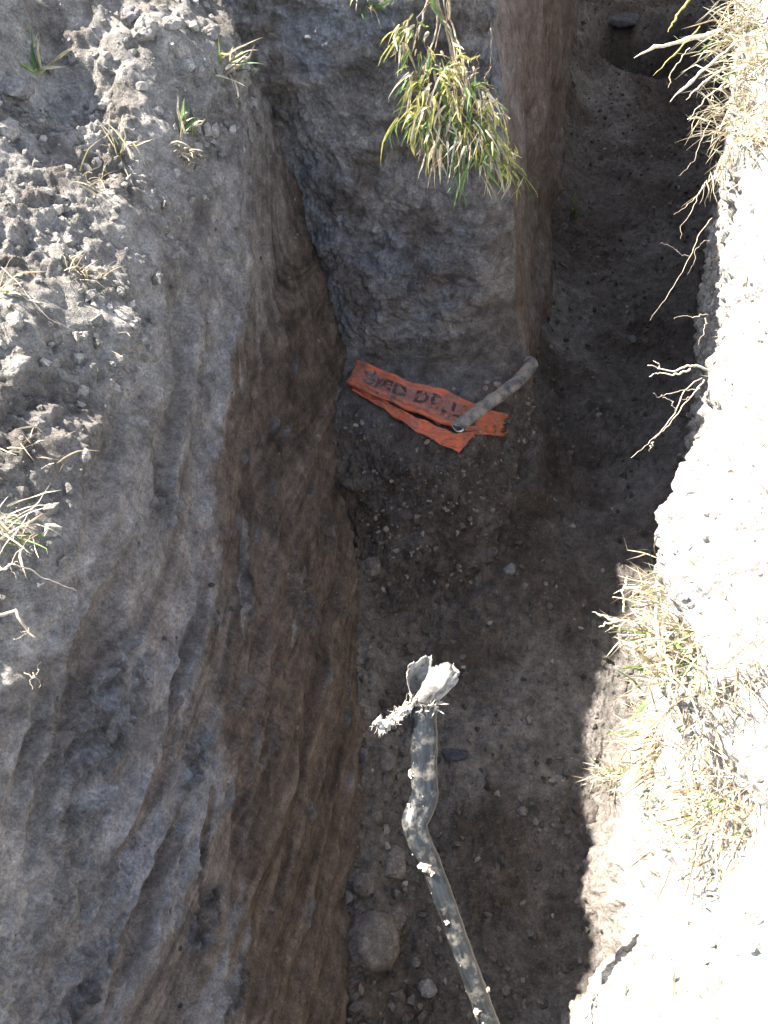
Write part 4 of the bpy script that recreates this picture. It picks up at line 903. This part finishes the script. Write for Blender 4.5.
def warning_tape():
    def edge(pts, lift=.020):
        q = resample([on(BK, a, b, 4)[0] for a, b in resample([(a, b) for a, b, z in pts], 25)], 80); q = smooth_path(q, 120)
        px = resample([(a, b) for a, b, z in pts], 80); out = []
        for (a, b), w_ in zip(px, q): r = ray(a, b); out.append(CAM + r*(((w_-CAM) @ DV) - lift))
        return np.array(out)
    t = thing('warning_tape', at_height(425, 405, .44), 'folded orange plastic warning tape with worn black lettering lying under the pipe stub', 'tape')
    up_a = edge([(357,361,.462),(380,370,.464),(410,384,.464),(438,389,.468),(460,399,.462),(480,409,.452),(506,415,.435)])
    up_b = edge([(346,384,.452),(366,394,.450),(392,404,.452),(420,416,.450),(450,427,.444),(476,435,.428),(500,437,.412)])
    n, m = 80, 26
    def surf(A, B, u, v, wr=.004, fold=.0):
        i = u*(n-1); i0 = np.clip(np.floor(i).astype(int), 0, n-2); w = (i-i0)[..., None]
        a = A[i0]*(1-w)+A[i0+1]*w; b = B[i0]*(1-w)+B[i0+1]*w; p = a*(1-v[..., None]) + b*v[..., None]
        z = fold*(np.exp(-((v-.06)/.07)**2) + .7*np.exp(-((v-.93)/.07)**2)) + wr*perlin(u*9, v*3, 0*u+2.) + .35*wr*(np.abs(perlin(u*24, v*7, 0*u+6.))*2-.4) + .15*wr*perlin(u*60, v*16, 0*u+9.)
        p[..., 2] += z; return p
    U, Vv = np.meshgrid(np.linspace(0, 1, 130), np.linspace(0, 1, m), indexing='ij')
    G = surf(up_a, up_b, U, Vv, .008, .012)
    G[-1, :, 0] += .012*RNG.normal(size=m); 
    band = sstep(.17, .23, Vv)*sstep(.70, .62, Vv)*sstep(.08, .11, U)*sstep(.86, .83, U); edg = band + .6*sstep(.72,.76,Vv)*sstep(.84,.80,Vv)*sstep(.1,.2,U)*sstep(.8,.7,U)
    shell('printed_strip', G, .0016, M_tape, t, col=mixc(np.broadcast_to(np.array([.46,.098,.038]), G.shape), np.array([.20,.070,.052]), np.clip(edg + .5*sstep(.4,.1,U)*sstep(.15,.25,Vv)*sstep(.75,.65,Vv), 0, 1.3)))
    lo_a = edge([(352,386,.440),(385,402,.440),(420,420,.436),(455,434,.428),(478,430,.424)], .012)
    lo_b = edge([(352,391,.432),(380,407,.430),(410,428,.424),(440,444,.414),(459,453,.402)], .012)
    Lo = surf(lo_a, lo_b, U, Vv, .010, .004); shell('folded_strip', Lo, .0016, M_tape, t, col=np.broadcast_to(np.array([.45,.094,.036]), Lo.shape))
    cu = bpy.data.curves.new('lettering', 'FONT'); cu.body = 'IED DELLU'; cu.size = 1; cu.offset = .035; cu.space_character = 1.12
    ob = bpy.data.objects.new('lettering', cu); C.objects.link(ob); bpy.context.view_layer.update()
    me = bpy.data.meshes.new_from_object(ob.evaluated_get(bpy.context.evaluated_depsgraph_get())); bpy.data.objects.remove(ob)
    import bmesh
    bm = bmesh.new(); bm.from_mesh(me); bmesh.ops.triangulate(bm, faces=bm.faces)
    bmesh.ops.subdivide_edges(bm, edges=[e for e in bm.edges if e.calc_length() > .08], cuts=2)
    v = np.array([q.co[:] for q in bm.verts]); f = [tuple(q.index for q in p.verts) for p in bm.faces]; bm.free()
    u = .17 + .64*(v[:, 0]-v[:, 0].min())/np.ptp(v[:, 0]); vv = .62 - .42*(v[:, 1]-v[:, 1].min())/np.ptp(v[:, 1])
    q = surf(up_a, up_b, u, vv, .008, .012); q[:, 2] += .0022
    raw_mesh('lettering', q, f, M_print, t, smooth=False)
    # mud smears lying on the tape
    mud = Bag(); v1, f1 = ICO2
    for _ in range(170):
        u_, v_ = RNG.random(), RNG.random()
        if RNG.random() < .5: u_, v_ = RNG.beta(1.2, 6)*.8+.06, RNG.normal(.35, .15)
        elif RNG.random() < .6: v_ = RNG.normal(.72, .06)
        pz = surf(up_a, up_b, np.array([np.clip(u_, 0, 1)]), np.array([np.clip(v_, .03, .97)]), .008, .012)[0]; r = .0010+.0036*RNG.random()**2.5
        mud.add(pz + v1*np.array([1.6, 1.2, .35])*(1+.3*RNG.normal(size=(len(v1), 1)))*r + np.array([0, 0, .001]), [tuple(k) for k in f1], DARK*RNG.uniform(.7, 2.0))
    set_props(mud.build('mud_smears', M_root, t, smooth=False), kind='stuff')
warning_tape()

# ================================================================== light, sky, camera
w = bpy.data.worlds.new('World'); scene.world = w; w.use_nodes = True
nt = w.node_tree; bg = nt.nodes['Background']
sky = nt.nodes.new('ShaderNodeTexSky'); sky.sky_type = 'NISHITA'; sky.sun_disc = False
sky.sun_elevation = EL; sky.sun_rotation = math.atan2(AZ[0], AZ[1]); sky.air_density = 1.0; sky.dust_density = 1.0
hs = nt.nodes.new('ShaderNodeHueSaturation'); hs.inputs['Saturation'].default_value = .58; nt.links.new(sky.outputs[0], hs.inputs['Color']); nt.links.new(hs.outputs[0], bg.inputs['Color']); bg.inputs['Strength'].default_value = .10
sd = bpy.data.lights.new('sun', 'SUN'); sd.energy = 4.6; sd.angle = math.radians(.55); sd.color = (1, .93, .82)
so = bpy.data.objects.new('sun', sd); C.objects.link(so); so.rotation_euler = Vector([-float(k) for k in SUN]).to_track_quat('-Z', 'Y').to_euler(); so.location = (0, 0, 6)
cd = bpy.data.cameras.new('camera'); co = bpy.data.objects.new('camera', cd); C.objects.link(co)
co.location = CAM; co.rotation_euler = (math.radians(90)-PITCH, 0, 0)
cd.sensor_fit = 'HORIZONTAL'; cd.sensor_width = 36; cd.lens = 36*F/768; cd.clip_start = .02; cd.clip_end = 200
scene.camera = co
scene.render.engine = 'CYCLES'
scene.cycles.max_bounces = 8; scene.cycles.diffuse_bounces = 5
scene.view_settings.view_transform = 'Standard'; scene.view_settings.look = 'None'; scene.view_settings.gamma = 1; scene.view_settings.exposure = 2.6
